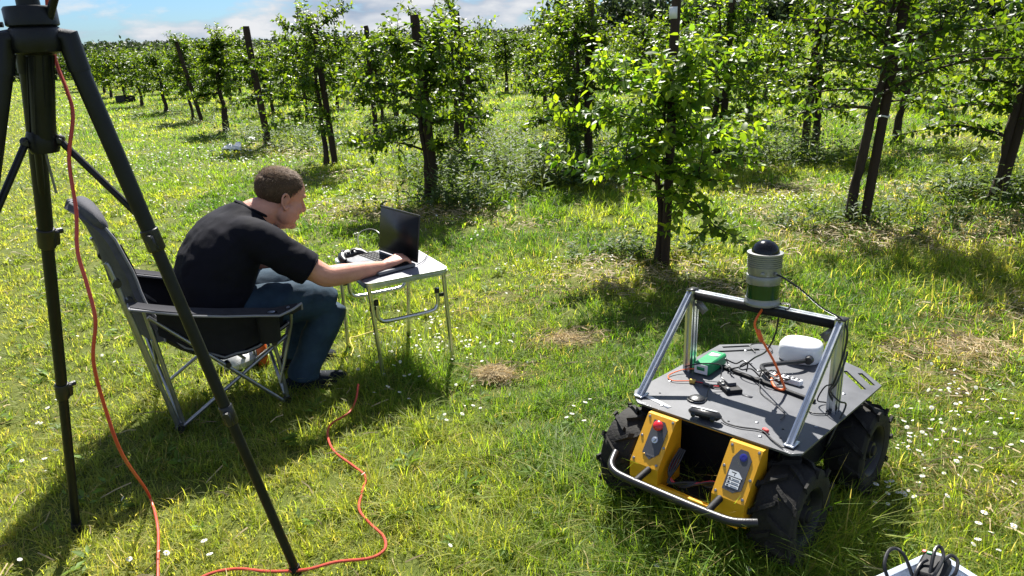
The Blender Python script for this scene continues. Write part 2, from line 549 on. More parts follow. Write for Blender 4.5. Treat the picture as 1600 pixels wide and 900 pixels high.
def blades(x, y, h, w, lean, tint, segs, z0=0.0, az=None):
    n = len(x)
    az = rs.uniform(0, 2 * PI, n) if az is None else az
    la = az + rs.normal(0, .5, n)
    wx, wy = np.cos(az + PI / 2), np.sin(az + PI / 2)
    V, T = [], []
    nv = 2 * segs + 1
    VV = np.zeros((n, nv, 3), np.float32)
    for k in range(segs + 1):
        t = k / segs
        zz = h * (t - 0.35 * lean * t * t)
        off = h * lean * t ** 1.8
        cx, cy = x + np.cos(la) * off, y + np.sin(la) * off
        hw = w * 0.5 * (1 - t ** 1.6 * .9)
        if k == segs:
            VV[:, 2 * k] = np.stack([cx, cy, z0 + zz], 1)
        else:
            VV[:, 2 * k] = np.stack([cx - wx * hw, cy - wy * hw, z0 + zz], 1)
            VV[:, 2 * k + 1] = np.stack([cx + wx * hw, cy + wy * hw, z0 + zz], 1)
    tr = []
    for k in range(segs - 1):
        a = 2 * k
        tr += [(a, a + 1, a + 3), (a, a + 3, a + 2)]
    tr.append((2 * segs - 2, 2 * segs - 1, 2 * segs))
    tr = np.array(tr)
    TT = (np.arange(n)[:, None, None] * nv + tr[None]).reshape(-1, 3)
    CC = np.repeat(tint[:, None, :], nv, 1).reshape(-1, 3)
    return VV.reshape(-1, 3), TT, CC
class Acc:
    def __init__(s): s.V, s.T, s.C, s.n = [], [], [], 0
    def add(s, v, t, c):
        s.V.append(v); s.T.append(t + s.n); s.C.append(c); s.n += len(v)
    def mesh(s, name, m, smooth=False):
        return tri_mesh(name, np.concatenate(s.V), np.concatenate(s.T), m, np.concatenate(s.C), smooth)

G1, G2, G3, GS = np.array([.150, .22, .026]), np.array([.235, .265, .042]), np.array([.068, .135, .017]), np.array([.40, .32, .15])
def grass_tint(x, y):
    n = len(x)
    a = vnoise(x, y, 0.9)[:, None]
    b = vnoise(x + 31, y - 9, 0.22)[:, None]
    k = np.clip((a - .35) * 1.6 + (b - .5) * .7 + rs.normal(0, .28, (n, 1)), 0, 1)
    c = G3 * (1 - k) + G1 * k
    k2 = np.clip((vnoise(x - 7, y + 3, 0.55)[:, None] - .42) * 1.9 + rs.normal(0, .3, (n, 1)), 0, 1)
    c = c * (1 - k2) + G2 * k2
    s_, n_ = sn(x, y)
    lw = (np.clip((n_ - 1.6) * -.5, 0, 1) * .5)[:, None]
    c = c * (1 - lw) + np.array([.27, .255, .085]) * lw
    return c * rs.uniform(.75, 1.25, (n, 1))
acc = Acc()
import os
GD = 1.0
for (r0, r1, dens, segs, wid, hs) in [(0.9, 2.2, 13000, 3, .0032, 1.0), (2.2, 3.6, 12500, 3, .0035, 1.0), (3.6, 6, 6500, 2, .0050, 1.0), (6, 10, 2600, 2, .0082, 1.0),
                                      (10, 17, 760, 1, .016, 1.0), (17, 30, 250, 1, .028, 1.0), (30, 60, 60, 1, .055, 1.0)]:
    TUFT = 14 if r1 < 12 else 1
    wide = 68 if r1 < 7 else 50
    x0, y0 = polar_pts(r0, r1, dens / TUFT, -wide, wide)
    sd_t = rs.uniform(.006, .024, len(x0)) * (1 + r0 * .06)
    x0, y0, sd_t = np.repeat(x0, TUFT), np.repeat(y0, TUFT), np.repeat(sd_t, TUFT)
    ox, oy = rs.normal(0, 1, len(x0)) * sd_t, rs.normal(0, 1, len(x0)) * sd_t
    x, y = x0 + ox * (TUFT > 1), y0 + oy * (TUFT > 1)
    th = np.repeat(rs.uniform(.55, 1.5, len(x0) // TUFT), TUFT)
    tuft_hue = np.repeat(rs.normal(0, 1, len(x0) // TUFT), TUFT)
    laz = np.arctan2(oy, ox) + rs.normal(0, .7, len(x0)) + 1.6 * (vnoise(x, y, .3) - .5) if TUFT > 1 else rs.uniform(0, 6.28, len(x))
    s, nn = sn(x, y)
    st = straw_at(x, y)
    keep = rs.rand(len(x)) > st * .62
    keep &= rs.rand(len(x)) > np.clip((.36 - vnoise(x + 5, y, .16)) * 2.6, 0, .8)
    x, y, st, nn, th, tuft_hue, laz = [q[keep] for q in (x, y, st, nn, th, tuft_hue, laz)]
    lawn = np.clip((nn - 1.2) * -.6, 0, 1)                         # the mown headland on the left
    h = .024 + .042 * vnoise(x, y, .35) ** 1.4 + .042 * vnoise(x + 3, y, .12) ** 1.6
    h = h * (1 - .35 * lawn) * (1 + .25 * np.clip((nn - 3.3), 0, 1))
    for (px, py, rr, hh) in TALL:
        d = np.hypot(x - px, y - py) / rr
        h += hh * np.exp(-d * d) * rs.uniform(.3, 1.2, len(x))
    h = np.maximum(h, .015) * rs.uniform(.6, 1.25, len(x)) * th * hs
    w = wid * rs.uniform(.6, 1.3, len(x)) * (1 + .2 * (h > .08))
    ln = rs.uniform(.15, 1.6, len(x))
    t = grass_tint(x, y) * np.exp(.13 * tuft_hue)[:, None] * np.stack([np.exp(.10 * tuft_hue), np.ones(len(x)), np.exp(.1 * tuft_hue)], 1)
    dry = rs.rand(len(x)) < ((.035 if r1 < 7 else .012) + .36 * np.clip(st, 0, 1) + (.04 if r1 < 7 else .012) * vnoise(x, y, 1.3))
    t[dry] = GS * rs.uniform(.55, 1.2, (dry.sum(), 1))
    acc.add(*blades(x, y, h, w, ln, t, segs, az=laz))
gr = link('grass', acc.mesh('grass', MT['grass']))
tag(gr, 'sunlit yellow green meadow grass covering the whole orchard floor', 'grass', kind='stuff')

# straw lying on the ground and in clumps
acc = Acc()
for (r0, r1, dens, wid) in [(1.2, 4.5, 3200, .0024), (4.5, 9, 1300, .0045), (9, 16, 260, .009)]:
    x, y = polar_pts(r0, r1, dens)
    st = straw_at(x, y)
    keep = rs.rand(len(x)) < np.clip(st * .95, .02, 1)
    x, y, st = x[keep], y[keep], st[keep]
    n = len(x)
    az = rs.uniform(0, 2 * PI, n)
    L = rs.uniform(.03, .11, n)
    zz = rs.uniform(.008, .05, n) + np.clip(st - 1, 0, 1) * rs.uniform(0, .09, n)
    pit = rs.normal(0, .18, n)
    bend = rs.normal(0, .25, n)
    VV = np.zeros((n, 6, 3), np.float32)
    for k, t in enumerate((-.5, 0, .5)):
        a2 = az + bend * t
        cx, cy, cz = x + np.cos(a2) * L * t, y + np.sin(a2) * L * t, np.maximum(zz + np.sin(pit) * L * t - abs(t) * .008, .006)
        hw = wid * rs.uniform(.4, .8, n)
        VV[:, 2 * k] = np.stack([cx - np.sin(a2) * hw, cy + np.cos(a2) * hw, cz], 1)
        VV[:, 2 * k + 1] = np.stack([cx + np.sin(a2) * hw, cy - np.cos(a2) * hw, cz + .003], 1)
    tr = np.array([(0, 1, 3), (0, 3, 2), (2, 3, 5), (2, 5, 4)])
    T = (np.arange(n)[:, None, None] * 6 + tr[None]).reshape(-1, 3)
    C = np.repeat((np.array([.48, .385, .22]) * rs.uniform(.4, 1.15, (n, 1)))[:, None], 6, 1).reshape(-1, 3)
    acc.add(VV.reshape(-1, 3), T, C)
tag(link('straw', acc.mesh('straw', MT['straw'])), 'dry pale straw and cut stalks lying in patches under the trees', 'straw', kind='stuff')

# loose clumps of hay
for (u, v, R, hh, lab, nst) in ((770, 592, .095, .048, 'small clump of dry hay on the grass between table and robot', 420), (884, 537, .10, .04, 'flat wisp of dry hay on the grass left of the robot frame', 260), (1530, 556, .24, .05, 'spread of dry hay on the grass at the right edge', 420)):
    p = bp(u, v)
    a = rs.uniform(0, 2 * PI, nst); q = np.sqrt(rs.rand(nst)) * R
    x, y = p.x + np.cos(a) * q, p.y + np.sin(a) * q * .8
    L = rs.uniform(.04, .13, nst); az = rs.uniform(0, 2 * PI, nst); zz = .02 + hh * (1 - (q / R) ** 2) * rs.uniform(.3, 1, nst)
    VV = np.zeros((nst, 6, 3), np.float32); bend = rs.normal(0, .7, nst); pit = rs.normal(0, .3, nst)
    for k, t in enumerate((-.5, 0, .5)):
        a2 = az + bend * t
        cx, cy, cz = x + np.cos(a2) * L * t, y + np.sin(a2) * L * t, np.maximum(zz + np.sin(pit) * L * t - abs(t) * .02, .006)
        VV[:, 2 * k] = np.stack([cx - np.sin(a2) * .0011, cy + np.cos(a2) * .0011, cz], 1); VV[:, 2 * k + 1] = np.stack([cx + np.sin(a2) * .0011, cy - np.cos(a2) * .0011, cz + .0018], 1)
    T = (np.arange(nst)[:, None, None] * 6 + np.array([(0, 1, 3), (0, 3, 2), (2, 3, 5), (2, 5, 4)])[None]).reshape(-1, 3)
    C = np.repeat((np.array([.58, .47, .27]) * rs.uniform(.6, 1.15, (nst, 1)))[:, None], 6, 1).reshape(-1, 3)
    tag(link('hay_clump', tri_mesh('hay_clump', VV.reshape(-1, 3), T, MT['straw'], C)), lab, 'hay')

# small flowers
def flower_discs(x, y, z, r, k=6):
    n = len(x)
    tx, ty = rs.normal(0, .35, n), rs.normal(0, .35, n)
    VV = np.zeros((n, k + 1, 3), np.float32)
    CC = np.zeros((n, k + 1, 3), np.float32)
    VV[:, 0] = np.stack([x, y, z + r * .15], 1); CC[:, 0] = (.75, .72, .45)
    for i in range(k):
        a = 2 * PI * i / k
        dx, dy = np.cos(a) * r, np.sin(a) * r
        VV[:, i + 1] = np.stack([x + dx, y + dy, z + tx * dx + ty * dy], 1); CC[:, i + 1] = (.8, .8, .78)
    tr = np.array([(0, i + 1, (i + 1) % k + 1) for i in range(k)])
    T = (np.arange(n)[:, None, None] * (k + 1) + tr[None]).reshape(-1, 3)
    return VV.reshape(-1, 3), T, CC.reshape(-1, 3)
acc = Acc()
for (r0, r1, dens, rad_, thr) in [(1.8, 4, 14, .0065, .52), (4, 9, 20, .008, .47), (9, 18, 13, .013, .44), (18, 32, 6, .022, .43)]:
    x, y = polar_pts(r0, r1, dens)
    s, nn = sn(x, y)
    pr_ = np.clip((vnoise(x, y, .8) - thr) * 4, 0, 1) * np.clip(1.15 - (nn - 2) * .10, .35, 1)
    keep = (rs.rand(len(x)) < pr_)
    x, y = x[keep], y[keep]
    acc.add(*flower_discs(x, y, rs.uniform(.045, .085, len(x)), rad_ * rs.uniform(.6, 1.25, len(x))))
for (u, v, a, b, cnt) in [(680, 555, .30, .22, 75), (640, 520, .3, .2, 35), (1500, 700, .35, .28, 25), (1240, 320, .8, .4, 160), (1480, 300, .9, .5, 150), (860, 425, .5, .3, 60), (430, 250, 1.2, .8, 90), (250, 250, 2.2, 1.6, 260), (330, 330, 1.0, .7, 100), (560, 320, .6, .5, 120), (1560, 640, .3, .3, 50)]:
    p = bp(u, v)
    x, y = p.x + rs.normal(0, a * .6, cnt), p.y + rs.normal(0, b * .6, cnt)
    k = max(1.0, p.y / 5.5)
    acc.add(*flower_discs(x, y, rs.uniform(.05, .09, cnt), .0072 * k * rs.uniform(.6, 1.2, cnt)))
tag(link('clover_flowers', acc.mesh('clover_flowers', MT['petal'])), 'tiny white clover and daisy heads scattered through the grass', 'flowers', kind='stuff')

def daisy_mesh(seed):
    r_ = random.Random(seed)
    V, C, T = [], [], []
    def addp(p, c): V.append(p); C.append(c); return len(V) - 1
    h = r_.uniform(.07, .10)
    lx, ly = r_.uniform(-.02, .02), r_.uniform(-.02, .02)
    st = [addp((a * .0012, b * .0012, 0), (.07, .12, .02)) for a, b in ((1, 0), (-.5, .87), (-.5, -.87))] + [addp((lx + a * .001, ly + b * .001, h), (.08, .14, .02)) for a, b in ((1, 0), (-.5, .87), (-.5, -.87))]
    for i in range(3): T += [(st[i], st[(i + 1) % 3], st[3 + (i + 1) % 3]), (st[i], st[3 + (i + 1) % 3], st[3 + i])]
    tx, ty = r_.uniform(-.3, .3), r_.uniform(-.5, .1)
    f = lambda r, a, z: (lx + r * math.cos(a), ly + r * math.sin(a), h + z + tx * r * math.cos(a) + ty * r * math.sin(a))
    n = 11
    for i in range(n):
        a = 2 * PI * i / n + r_.uniform(-.08, .08)
        b = [addp(f(.0028, a - .25, .001), (.8, .8, .76)), addp(f(.0028, a + .25, .001), (.8, .8, .76)), addp(f(.0098, a + .2, -.0005), (.85, .85, .83)), addp(f(.0112, a, -.001), (.85, .84, .83)), addp(f(.0098, a - .2, -.0005), (.85, .85, .83))]
        T += [(b[0], b[1], b[2]), (b[0], b[2], b[4]), (b[4], b[2], b[3])]
    c0 = addp(f(0, 0, .0028), (.75, .5, .03))
    ring = [addp(f(.0034, 2 * PI * i / 6, .0012), (.7, .45, .02)) for i in range(6)]
    T += [(c0, ring[i], ring[(i + 1) % 6]) for i in range(6)]
    return tri_mesh('daisy', np.array(V), np.array(T), MT['petal'], np.array(C))
dm = [daisy_mesh(i) for i in range(5)]
rd = random.Random(3)
spots = []
for (u, v, sx, sy, n) in [(1425, 688, 55, 20, 17), (1405, 770, 30, 20, 14), (1510, 730, 90, 45, 10), (1460, 640, 70, 30, 9), (1560, 830, 40, 40, 8), (640, 590, 90, 40, 14), (900, 640, 60, 30, 6), (720, 640, 60, 20, 5), (60, 690, 60, 60, 7), (240, 870, 60, 20, 4), (1180, 870, 120, 20, 5)]:
    for i in range(n):
        spots.append((rd.gauss(u, sx * .6), rd.gauss(v, sy * .6)))
for (u, v) in spots:
    p = bp(u, v, .07)
    o = link('daisy', rd.choice(dm))
    o.location = (p.x, p.y, 0)
    o.rotation_euler = (0, 0, rd.uniform(0, 6.28))
    o.scale = [rd.uniform(.62, 1.0)] * 3
    tag(o, 'small white daisy with open head in the nearer lawn around robot and table', 'daisy', 'white daisies in the near grass')

# ------------------------------------------------------------------ apple trees
def leaf_cloud(pos, axis, nrm, L, Wd, tint, hi=True):
    n = len(pos)
    axis = axis / np.linalg.norm(axis, axis=1, keepdims=True)
    side = np.cross(axis, nrm); side /= np.maximum(np.linalg.norm(side, axis=1, keepdims=True), 1e-6)
    up = np.cross(side, axis)
    L, Wd = L[:, None], Wd[:, None]
    droop = rs.uniform(.02, .28, (n, 1)); fold = rs.uniform(.12, .45, (n, 1))
    P = lambda t, s_, f: pos + axis * L * t + side * Wd * s_ + up * (-(t ** 2) * droop * L + abs(s_) * fold * Wd * f)
    if hi:
        pts = [P(0, 0, 0), P(.5, 0, 0), P(1, 0, 0), P(.28, .42, 1), P(.66, .40, 1), P(.28, -.42, 1), P(.66, -.40, 1)]
        tr = np.array([(0, 3, 1), (3, 4, 1), (4, 2, 1), (0, 1, 5), (5, 1, 6), (6, 1, 2)])
    else:
        pts = [P(0, 0, 0), P(1, 0, 0), P(.48, .48, 1), P(.48, -.48, 1)]
        tr = np.array([(0, 2, 1), (0, 1, 3)])
    VV = np.stack(pts, 1)
    k = VV.shape[1]
    return VV.reshape(-1, 3), (np.arange(n)[:, None, None] * k + tr[None]).reshape(-1, 3), np.repeat(tint[:, None, :], k, 1).reshape(-1, 3)

def tree_data(seed, H=2.15, rad_=.40, low=.62, limbs=11, twig=9, lpt=10, lsize=.072, lean=(0, 0), tr_r=.038, dense=1.0, top=0.35, bright=0.85):
    """Trunk, limb tubes and leaf arrays of one apple tree."""
    r_ = np.random.RandomState(seed)
    trunk = MB()
    tp = []
    for i in range(8):
        t = i / 7
        tp.append(Vector((lean[0] * t * H + r_.normal(0, .016) * (i > 0), lean[1] * t * H + r_.normal(0, .016) * (i > 0), -.03 + t * (H - .15))))
    rr = [tr_r * 1.45, tr_r * 1.05, tr_r * .9, tr_r * .84, tr_r * .7, tr_r * .52, tr_r * .34, tr_r * .16]
    trunk.tube(tp, rr, 10, 4)
    trunk.v = [tuple(Vector(v) + Vector((noise.noise(Vector(v) * 11), noise.noise(Vector(v) * 11 + Vector((9, 2, 5))), 0)) * tr_r * .38) for v in trunk.v]
    def on_trunk(z):
        t = min(max((z + .03) / (H - .12), 0), 1) * 7
        i = min(int(t), 6)
        return tp[i].lerp(tp[i + 1], t - i)
    limb_mbs, pos, ax, nm, sz, young = [], [], [], [], [], []
    def leaf(p, d, k=1.0, y=0.0):
        pos.append(tuple(p)); ax.append(tuple(d)); sz.append(lsize * k * r_.uniform(.65, 1.2))
        q = Vector((r_.normal(0, .55), r_.normal(0, .55), 1.0)); nm.append(tuple(q)); young.append(y)
    def rosette(p, out, n, k=1.0):
        for j in range(n):
            a = r_.uniform(0, 2 * PI)
            d = Vector((math.cos(a), math.sin(a), r_.uniform(-.5, .45))) + out * .6
            leaf(p + d * .012, d.normalized(), k * r_.uniform(.8, 1.1), r_.uniform(0, .35))
    a0 = r_.uniform(0, 6.28)
    for i in range(limbs):
        t = (i + r_.uniform(.0, .7)) / limbs
        z = low + (H - .35 - low) * t ** .9
        a = a0 + i * 2.4 + r_.normal(0, .25)
        out = Vector((math.cos(a), math.sin(a), 0))
        L = rad_ * (1.12 - .5 * t) * r_.uniform(.75, 1.15)
        rise = r_.uniform(-.1, .45) + .5 * t
        p0 = on_trunk(z)
        sag = r_.uniform(.05, .6) * (1 - t)
        sidev = Vector((-out.y, out.x, 0)) * r_.normal(0, .12)
        lp = [p0, p0 + out * L * .3 + Vector((0, 0, L * rise * .35)), p0 + out * L * .65 + sidev * L + Vector((0, 0, L * (rise * .62 - sag * .12))), p0 + out * L + sidev * L * 1.6 + Vector((0, 0, L * (rise * .85 - sag * .5)))]
        mb = MB()
        r0 = tr_r * (.42 - .18 * t)
        lps = spline(lp, 5)
        mb.tube(lps, [r0, r0 * .7, r0 * .45, .0035], 6)
        for j in range(twig):
            q = r_.uniform(.12, 1.0)
            bp_ = lps[min(int(q * 15), 14)].lerp(lps[min(int(q * 15) + 1, 15)], .5)
            aa = a + r_.normal(0, .95)
            el = r_.normal(.3 + top * t, .6) - sag * .6
            d = Vector((math.cos(aa) * math.cos(el), math.sin(aa) * math.cos(el), math.sin(el)))
            l2 = r_.uniform(.10, .34) * (1.15 if el > .8 else .95)
            if j < 2: d, bp_, l2 = (lps[15] - lps[12]).normalized() + Vector((r_.normal(0, .2), r_.normal(0, .2), r_.normal(.1, .2))), lps[15], l2 * .9
            d.normalize()
            curve = Vector((r_.normal(0, .12), r_.normal(0, .12), r_.normal(.05, .15)))
            tw = [bp_, bp_ + d * l2 * .5, bp_ + (d + curve).normalized() * l2]
            mb.tube(tw, [.0042, .003, .0016], 4)
            nl = max(3, int(lpt * dense * l2 / .24))
            for k in range(nl):
                tt = (k + .5) / nl
                pp = tw[0].lerp(tw[1], tt * 2) if tt < .5 else tw[1].lerp(tw[2], tt * 2 - 1)
                pa = k * 2.4 + j
                u_ = d.orthogonal(); v_ = d.cross(u_)
                ld = (u_ * math.cos(pa) + v_ * math.sin(pa)) * .85 + d * r_.uniform(.2, .8) + Vector((0, 0, r_.uniform(-.55, .15)))
                leaf(pp, ld.normalized(), 1.0 - .25 * tt, tt * r_.uniform(.3, 1))
            rosette(tw[2], d, 3, .75)
        for j in range(int(6 * dense)):
            q = r_.randint(2, 15)
            rosette(lps[q] + Vector((r_.normal(0, .02), r_.normal(0, .02), .015)), out * .2, 5)
        limb_mbs.append(mb)
    for j in range(int(26 * dense)):
        z = r_.uniform(low * .95, H - .15)
        p = on_trunk(z)
        a = r_.uniform(0, 6.28)
        o_ = Vector((math.cos(a), math.sin(a), .3))
        rosette(p + o_ * r_.uniform(.05, .14), o_, 5)
    pos, ax, nm, sz, young = [np.array(k, dtype=float) for k in (pos, ax, nm, sz, young)]
    y = np.clip(young[:, None] * .9 + r_.normal(0, .12, (len(young), 1)), 0, 1)
    # old leaves darker and bluer than the young shoot tips
    tint = np.array([.036, .078, .016]) * (1 - y) + np.array([.15, .205, .018]) * y
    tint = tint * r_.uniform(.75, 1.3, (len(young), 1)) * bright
    return trunk, limb_mbs, (pos, ax, nm, sz, sz * r_.uniform(.5, .66, len(sz)), tint)

single = []                      # single leaves share these meshes
for i in range(10):
    y = i / 9
    t = np.array([[.036, .078, .016]]) * (1 - y) + np.array([[.15, .205, .018]]) * y
    v, f, c = leaf_cloud(np.zeros((1, 3)), np.array([[1., 0, 0]]), np.array([[0, 0, 1.]]), np.array([1.]), np.array([.58]), t)
    single.append(tri_mesh('leaf', v, f, MT['leaf'], c))

def apple_tree(x, y, seed, label, group, own=0, **k):
    root = empty('apple_tree', (x, y, 0), label=label, cat='tree', group=group)
    tr, limbs, (pos, ax, nm, L, Wd, tint) = tree_data(seed, **k)
    tr.build('trunk', MT['bark'], root)
    for l in limbs: l.build('branch', MT['bark'], root)
    idx = np.arange(len(pos))
    if own:                      # leaves on the side towards the camera that show largest
        d = np.array([x, y]) / math.hypot(x, y)
        score = -(pos[:, 0] * d[0] + pos[:, 1] * d[1]) + L * 4
        mine = np.argsort(-score)[:own]
        idx = np.setdiff1d(idx, mine)
        for i in mine:
            a = Vector(ax[i]).normalized(); n_ = Vector(nm[i]); s_ = n_.cross(a).normalized(); n_ = a.cross(s_)
            o = link('leaf', single[int(np.clip((tint[i][0] - .03) / .13 * 9, 0, 9))], root)
            m = Matrix((a * L[i], s_ * L[i], n_ * L[i])).transposed().to_4x4()
            m.translation = Vector(pos[i])
            o.matrix_local = m
    c = link('crown', tri_mesh('crown', *leaf_cloud(pos[idx], ax[idx], nm[idx], L[idx], Wd[idx], tint[idx])[:2], MT['leaf'], np.repeat(tint[idx][:, None], 7, 1).reshape(-1, 3)), root)
    c['kind'] = 'stuff'
    return root

def stake(x, y, h, r, lean, label, group=None, name='tree_stake', tagp=None, tie=None):
    root = empty(name, (x, y, 0), (0, 0, random.Random(x).uniform(0, 6)), label, 'stake', group)
    rz = root.rotation_euler.z
    lx, ly = lean[0] * math.cos(-rz) - lean[1] * math.sin(-rz), lean[0] * math.sin(-rz) + lean[1] * math.cos(-rz)
    b = MB()
    rr_ = random.Random(int(x * 100))
    pts = [Vector((lx * t * h + rr_.uniform(-.005, .005), ly * t * h + rr_.uniform(-.005, .005), -.05 + t * (h + .05))) for t in (0, .2, .4, .6, .8, .97, 1)]
    b.tube(pts, [r, r * 1.02, r * .98, r, r * .97, r * .98, r * .85], 9)
    b.build('post', MT['stake'], root)
    if tagp:
        p = Vector((lx * tagp, ly * tagp, tagp))
        d = Vector((-x, -y, 0)).normalized()
        rot = Matrix.Rotation(-rz, 3, 'Z')
        t = MB(); t.box(p + rot @ (d * (r + .004) + Vector((-d.y, d.x, 0)) * -.015), (.05, .003, .07), Euler((0, 0, math.atan2(d.y, d.x) + PI / 2 - rz)))
        t.build('tag', MT['white'], root)
    if tie:
        t = MB(); p = Vector((lx * tie, ly * tie, tie))
        t.tube([p + Vector((math.cos(a) * r * 1.12, math.sin(a) * r * 1.12, .005 * math.sin(3 * a))) for a in np.linspace(0, 2 * PI, 17)[:-1]], .007, 5, closed=True)
        t.build('tie', MT['white'], root)
    return root

NEAR = 'apple trees of the orchard rows near the lawn'
P = lambda u, v: bp(u, v)
p = P(1033, 416)
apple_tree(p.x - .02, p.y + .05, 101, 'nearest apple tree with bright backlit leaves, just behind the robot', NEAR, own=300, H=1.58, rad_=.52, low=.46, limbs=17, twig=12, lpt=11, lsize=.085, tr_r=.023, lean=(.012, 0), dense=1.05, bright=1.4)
stake(p.x + .024, p.y - .01, 2.35, .031, (.012, 0), 'thick dark post with white tag standing in the nearest tree', tagp=1.66)
p = P(675, 314)
apple_tree(p.x - .05, p.y + .03, 102, 'broad leafy apple tree right behind the laptop table', NEAR, own=250, H=1.88, rad_=.56, low=.5, limbs=18, twig=14, lpt=12, lsize=.078, tr_r=.032, dense=1.2)
stake(p.x + .05, p.y, 1.78, .045, (-.05, 0), 'dark post leaning against the tree behind the laptop', tie=.95)
p = P(516, 256)
apple_tree(p.x - .05, p.y + .02, 103, 'tall apple tree with long top shoots above the seated man', NEAR, own=150, H=2.05, rad_=.56, low=.55, limbs=18, twig=13, lpt=11, lsize=.075, tr_r=.032, top=.9, dense=1.15)
stake(p.x + .07, p.y, 1.78, .042, (-.04, 0), 'dark post beside the tall tree above the seated man')
p = P(420, 228)
apple_tree(p.x - .08, p.y + .12, 104, 'thin sparse apple tree around a leaning post left of the tall tree', NEAR, H=1.8, rad_=.40, low=.65, limbs=12, twig=10, lpt=10, lsize=.078, tr_r=.03, dense=1)
stake(p.x, p.y, 1.85, .055, (-.05, 0), 'thick leaning post wrapped by the thin sparse tree', tie=.8)
p = P(355, 206)
apple_tree(p.x, p.y, 105, 'compact apple tree with a straight bare trunk, beyond the white sheet', NEAR, H=1.98, rad_=.36, low=.72, limbs=16, twig=12, lpt=12, lsize=.08, tr_r=.055, dense=1.5)
p = P(316, 189)
apple_tree(p.x - .3, p.y + .25, 106, 'pale airy apple tree behind the thin slanting post', NEAR, H=1.95, rad_=.40, low=.6, limbs=14, twig=11, lpt=10, lsize=.085, tr_r=.03, top=.9, dense=1.1)
stake(p.x, p.y, 1.7, .045, (-.16, 0), 'thin slanting post in front of the pale airy tree')
p = P(1328, 350)
apple_tree(p.x, p.y, 107, 'wide open apple tree with two bare limbs forking above white ties, right of the sensor', NEAR, own=250, H=2.3, rad_=.85, low=.85, limbs=20, twig=14, lpt=10, lsize=.078, tr_r=.036, lean=(.085, 0), top=.5, dense=.85)
stake(p.x + .10, p.y - .01, 2.5, .037, (.07, 0), 'straight dark post tied to the wide tree with a white band', tie=.86)
p = P(910, 270)
apple_tree(p.x - .06, p.y, 108, 'dark shaded apple tree hanging low between the laptop tree and nearest tree', NEAR, own=150, H=2.05, rad_=.54, low=.4, limbs=18, twig=13, lpt=12, lsize=.078, tr_r=.032, dense=1.3)
stake(p.x + .07, p.y - .02, 2.2, .05, (.01, 0), 'dark post inside the low hanging shaded tree')
p = P(716, 240)
apple_tree(p.x, p.y, 109, 'second row apple tree half hidden behind the laptop tree', NEAR, H=2.05, rad_=.62, low=.5, limbs=15, twig=12, lpt=11, lsize=.082)
stake(p.x + .09, p.y, 1.9, .045, (0, 0), 'short dark post of the half hidden second row tree')
p = P(588, 210)
apple_tree(p.x + .1, p.y + .1, 110, 'slim apple tree tied up a tall post between two broad trees', NEAR, H=1.78, rad_=.34, low=.65, limbs=13, twig=10, lpt=9, lsize=.085, tr_r=.03, top=.8)
stake(p.x, p.y, 1.8, .045, (0, 0), 'tall post carrying the slim tree between two broad trees')
p = P(1545, 322)
apple_tree(p.x, p.y, 111, 'rightmost dense apple tree on a dark slanting trunk', NEAR, own=250, H=2.3, rad_=.70, low=.5, limbs=20, twig=14, lpt=11, lsize=.078, tr_r=.036, lean=(.10, .0), dense=1.1)
stake(p.x + .04, p.y - .04, 2.4, .037, (.105, 0), 'dark slanting post beside the rightmost tree', tagp=2.2)
p = P(1272, 236)
apple_tree(p.x, p.y, 112, 'apple tree in the gap left of the double trunk, two dark stems', NEAR, H=2.0, rad_=.6, low=.55, limbs=15, twig=12, lpt=11, lsize=.085, tr_r=.045)
stake(p.x - .13, p.y, 2.1, .05, (.03, 0), 'dark post beside the tree in the gap left of the double trunk')
p = P(1114, 256)
apple_tree(p.x, p.y, 113, 'bushy yellow green apple tree showing just right of the nearest tree', NEAR, own=100, H=1.95, rad_=.62, bright=1.2, low=.5, limbs=17, twig=13, lpt=11, lsize=.08, tr_r=.04)
stake(p.x + .08, p.y - .02, 2.0, .042, (.02, 0), 'capped post of the bushy tree right of the nearest tree', tagp=1.85)
p = P(1402, 222)
apple_tree(p.x, p.y, 114, 'apple tree in the third gap, between the double trunk and rightmost tree', NEAR, H=2.1, rad_=.62, low=.55, limbs=15, twig=12, lpt=11, lsize=.085, tr_r=.045)
TAKEN = [bp(u, v) for (u, v) in [(1033, 416), (675, 314), (516, 256), (420, 228), (355, 206), (316, 189), (1328, 350), (910, 270), (716, 240), (588, 210), (1545, 322), (1272, 236), (1114, 256), (1402, 222)]]

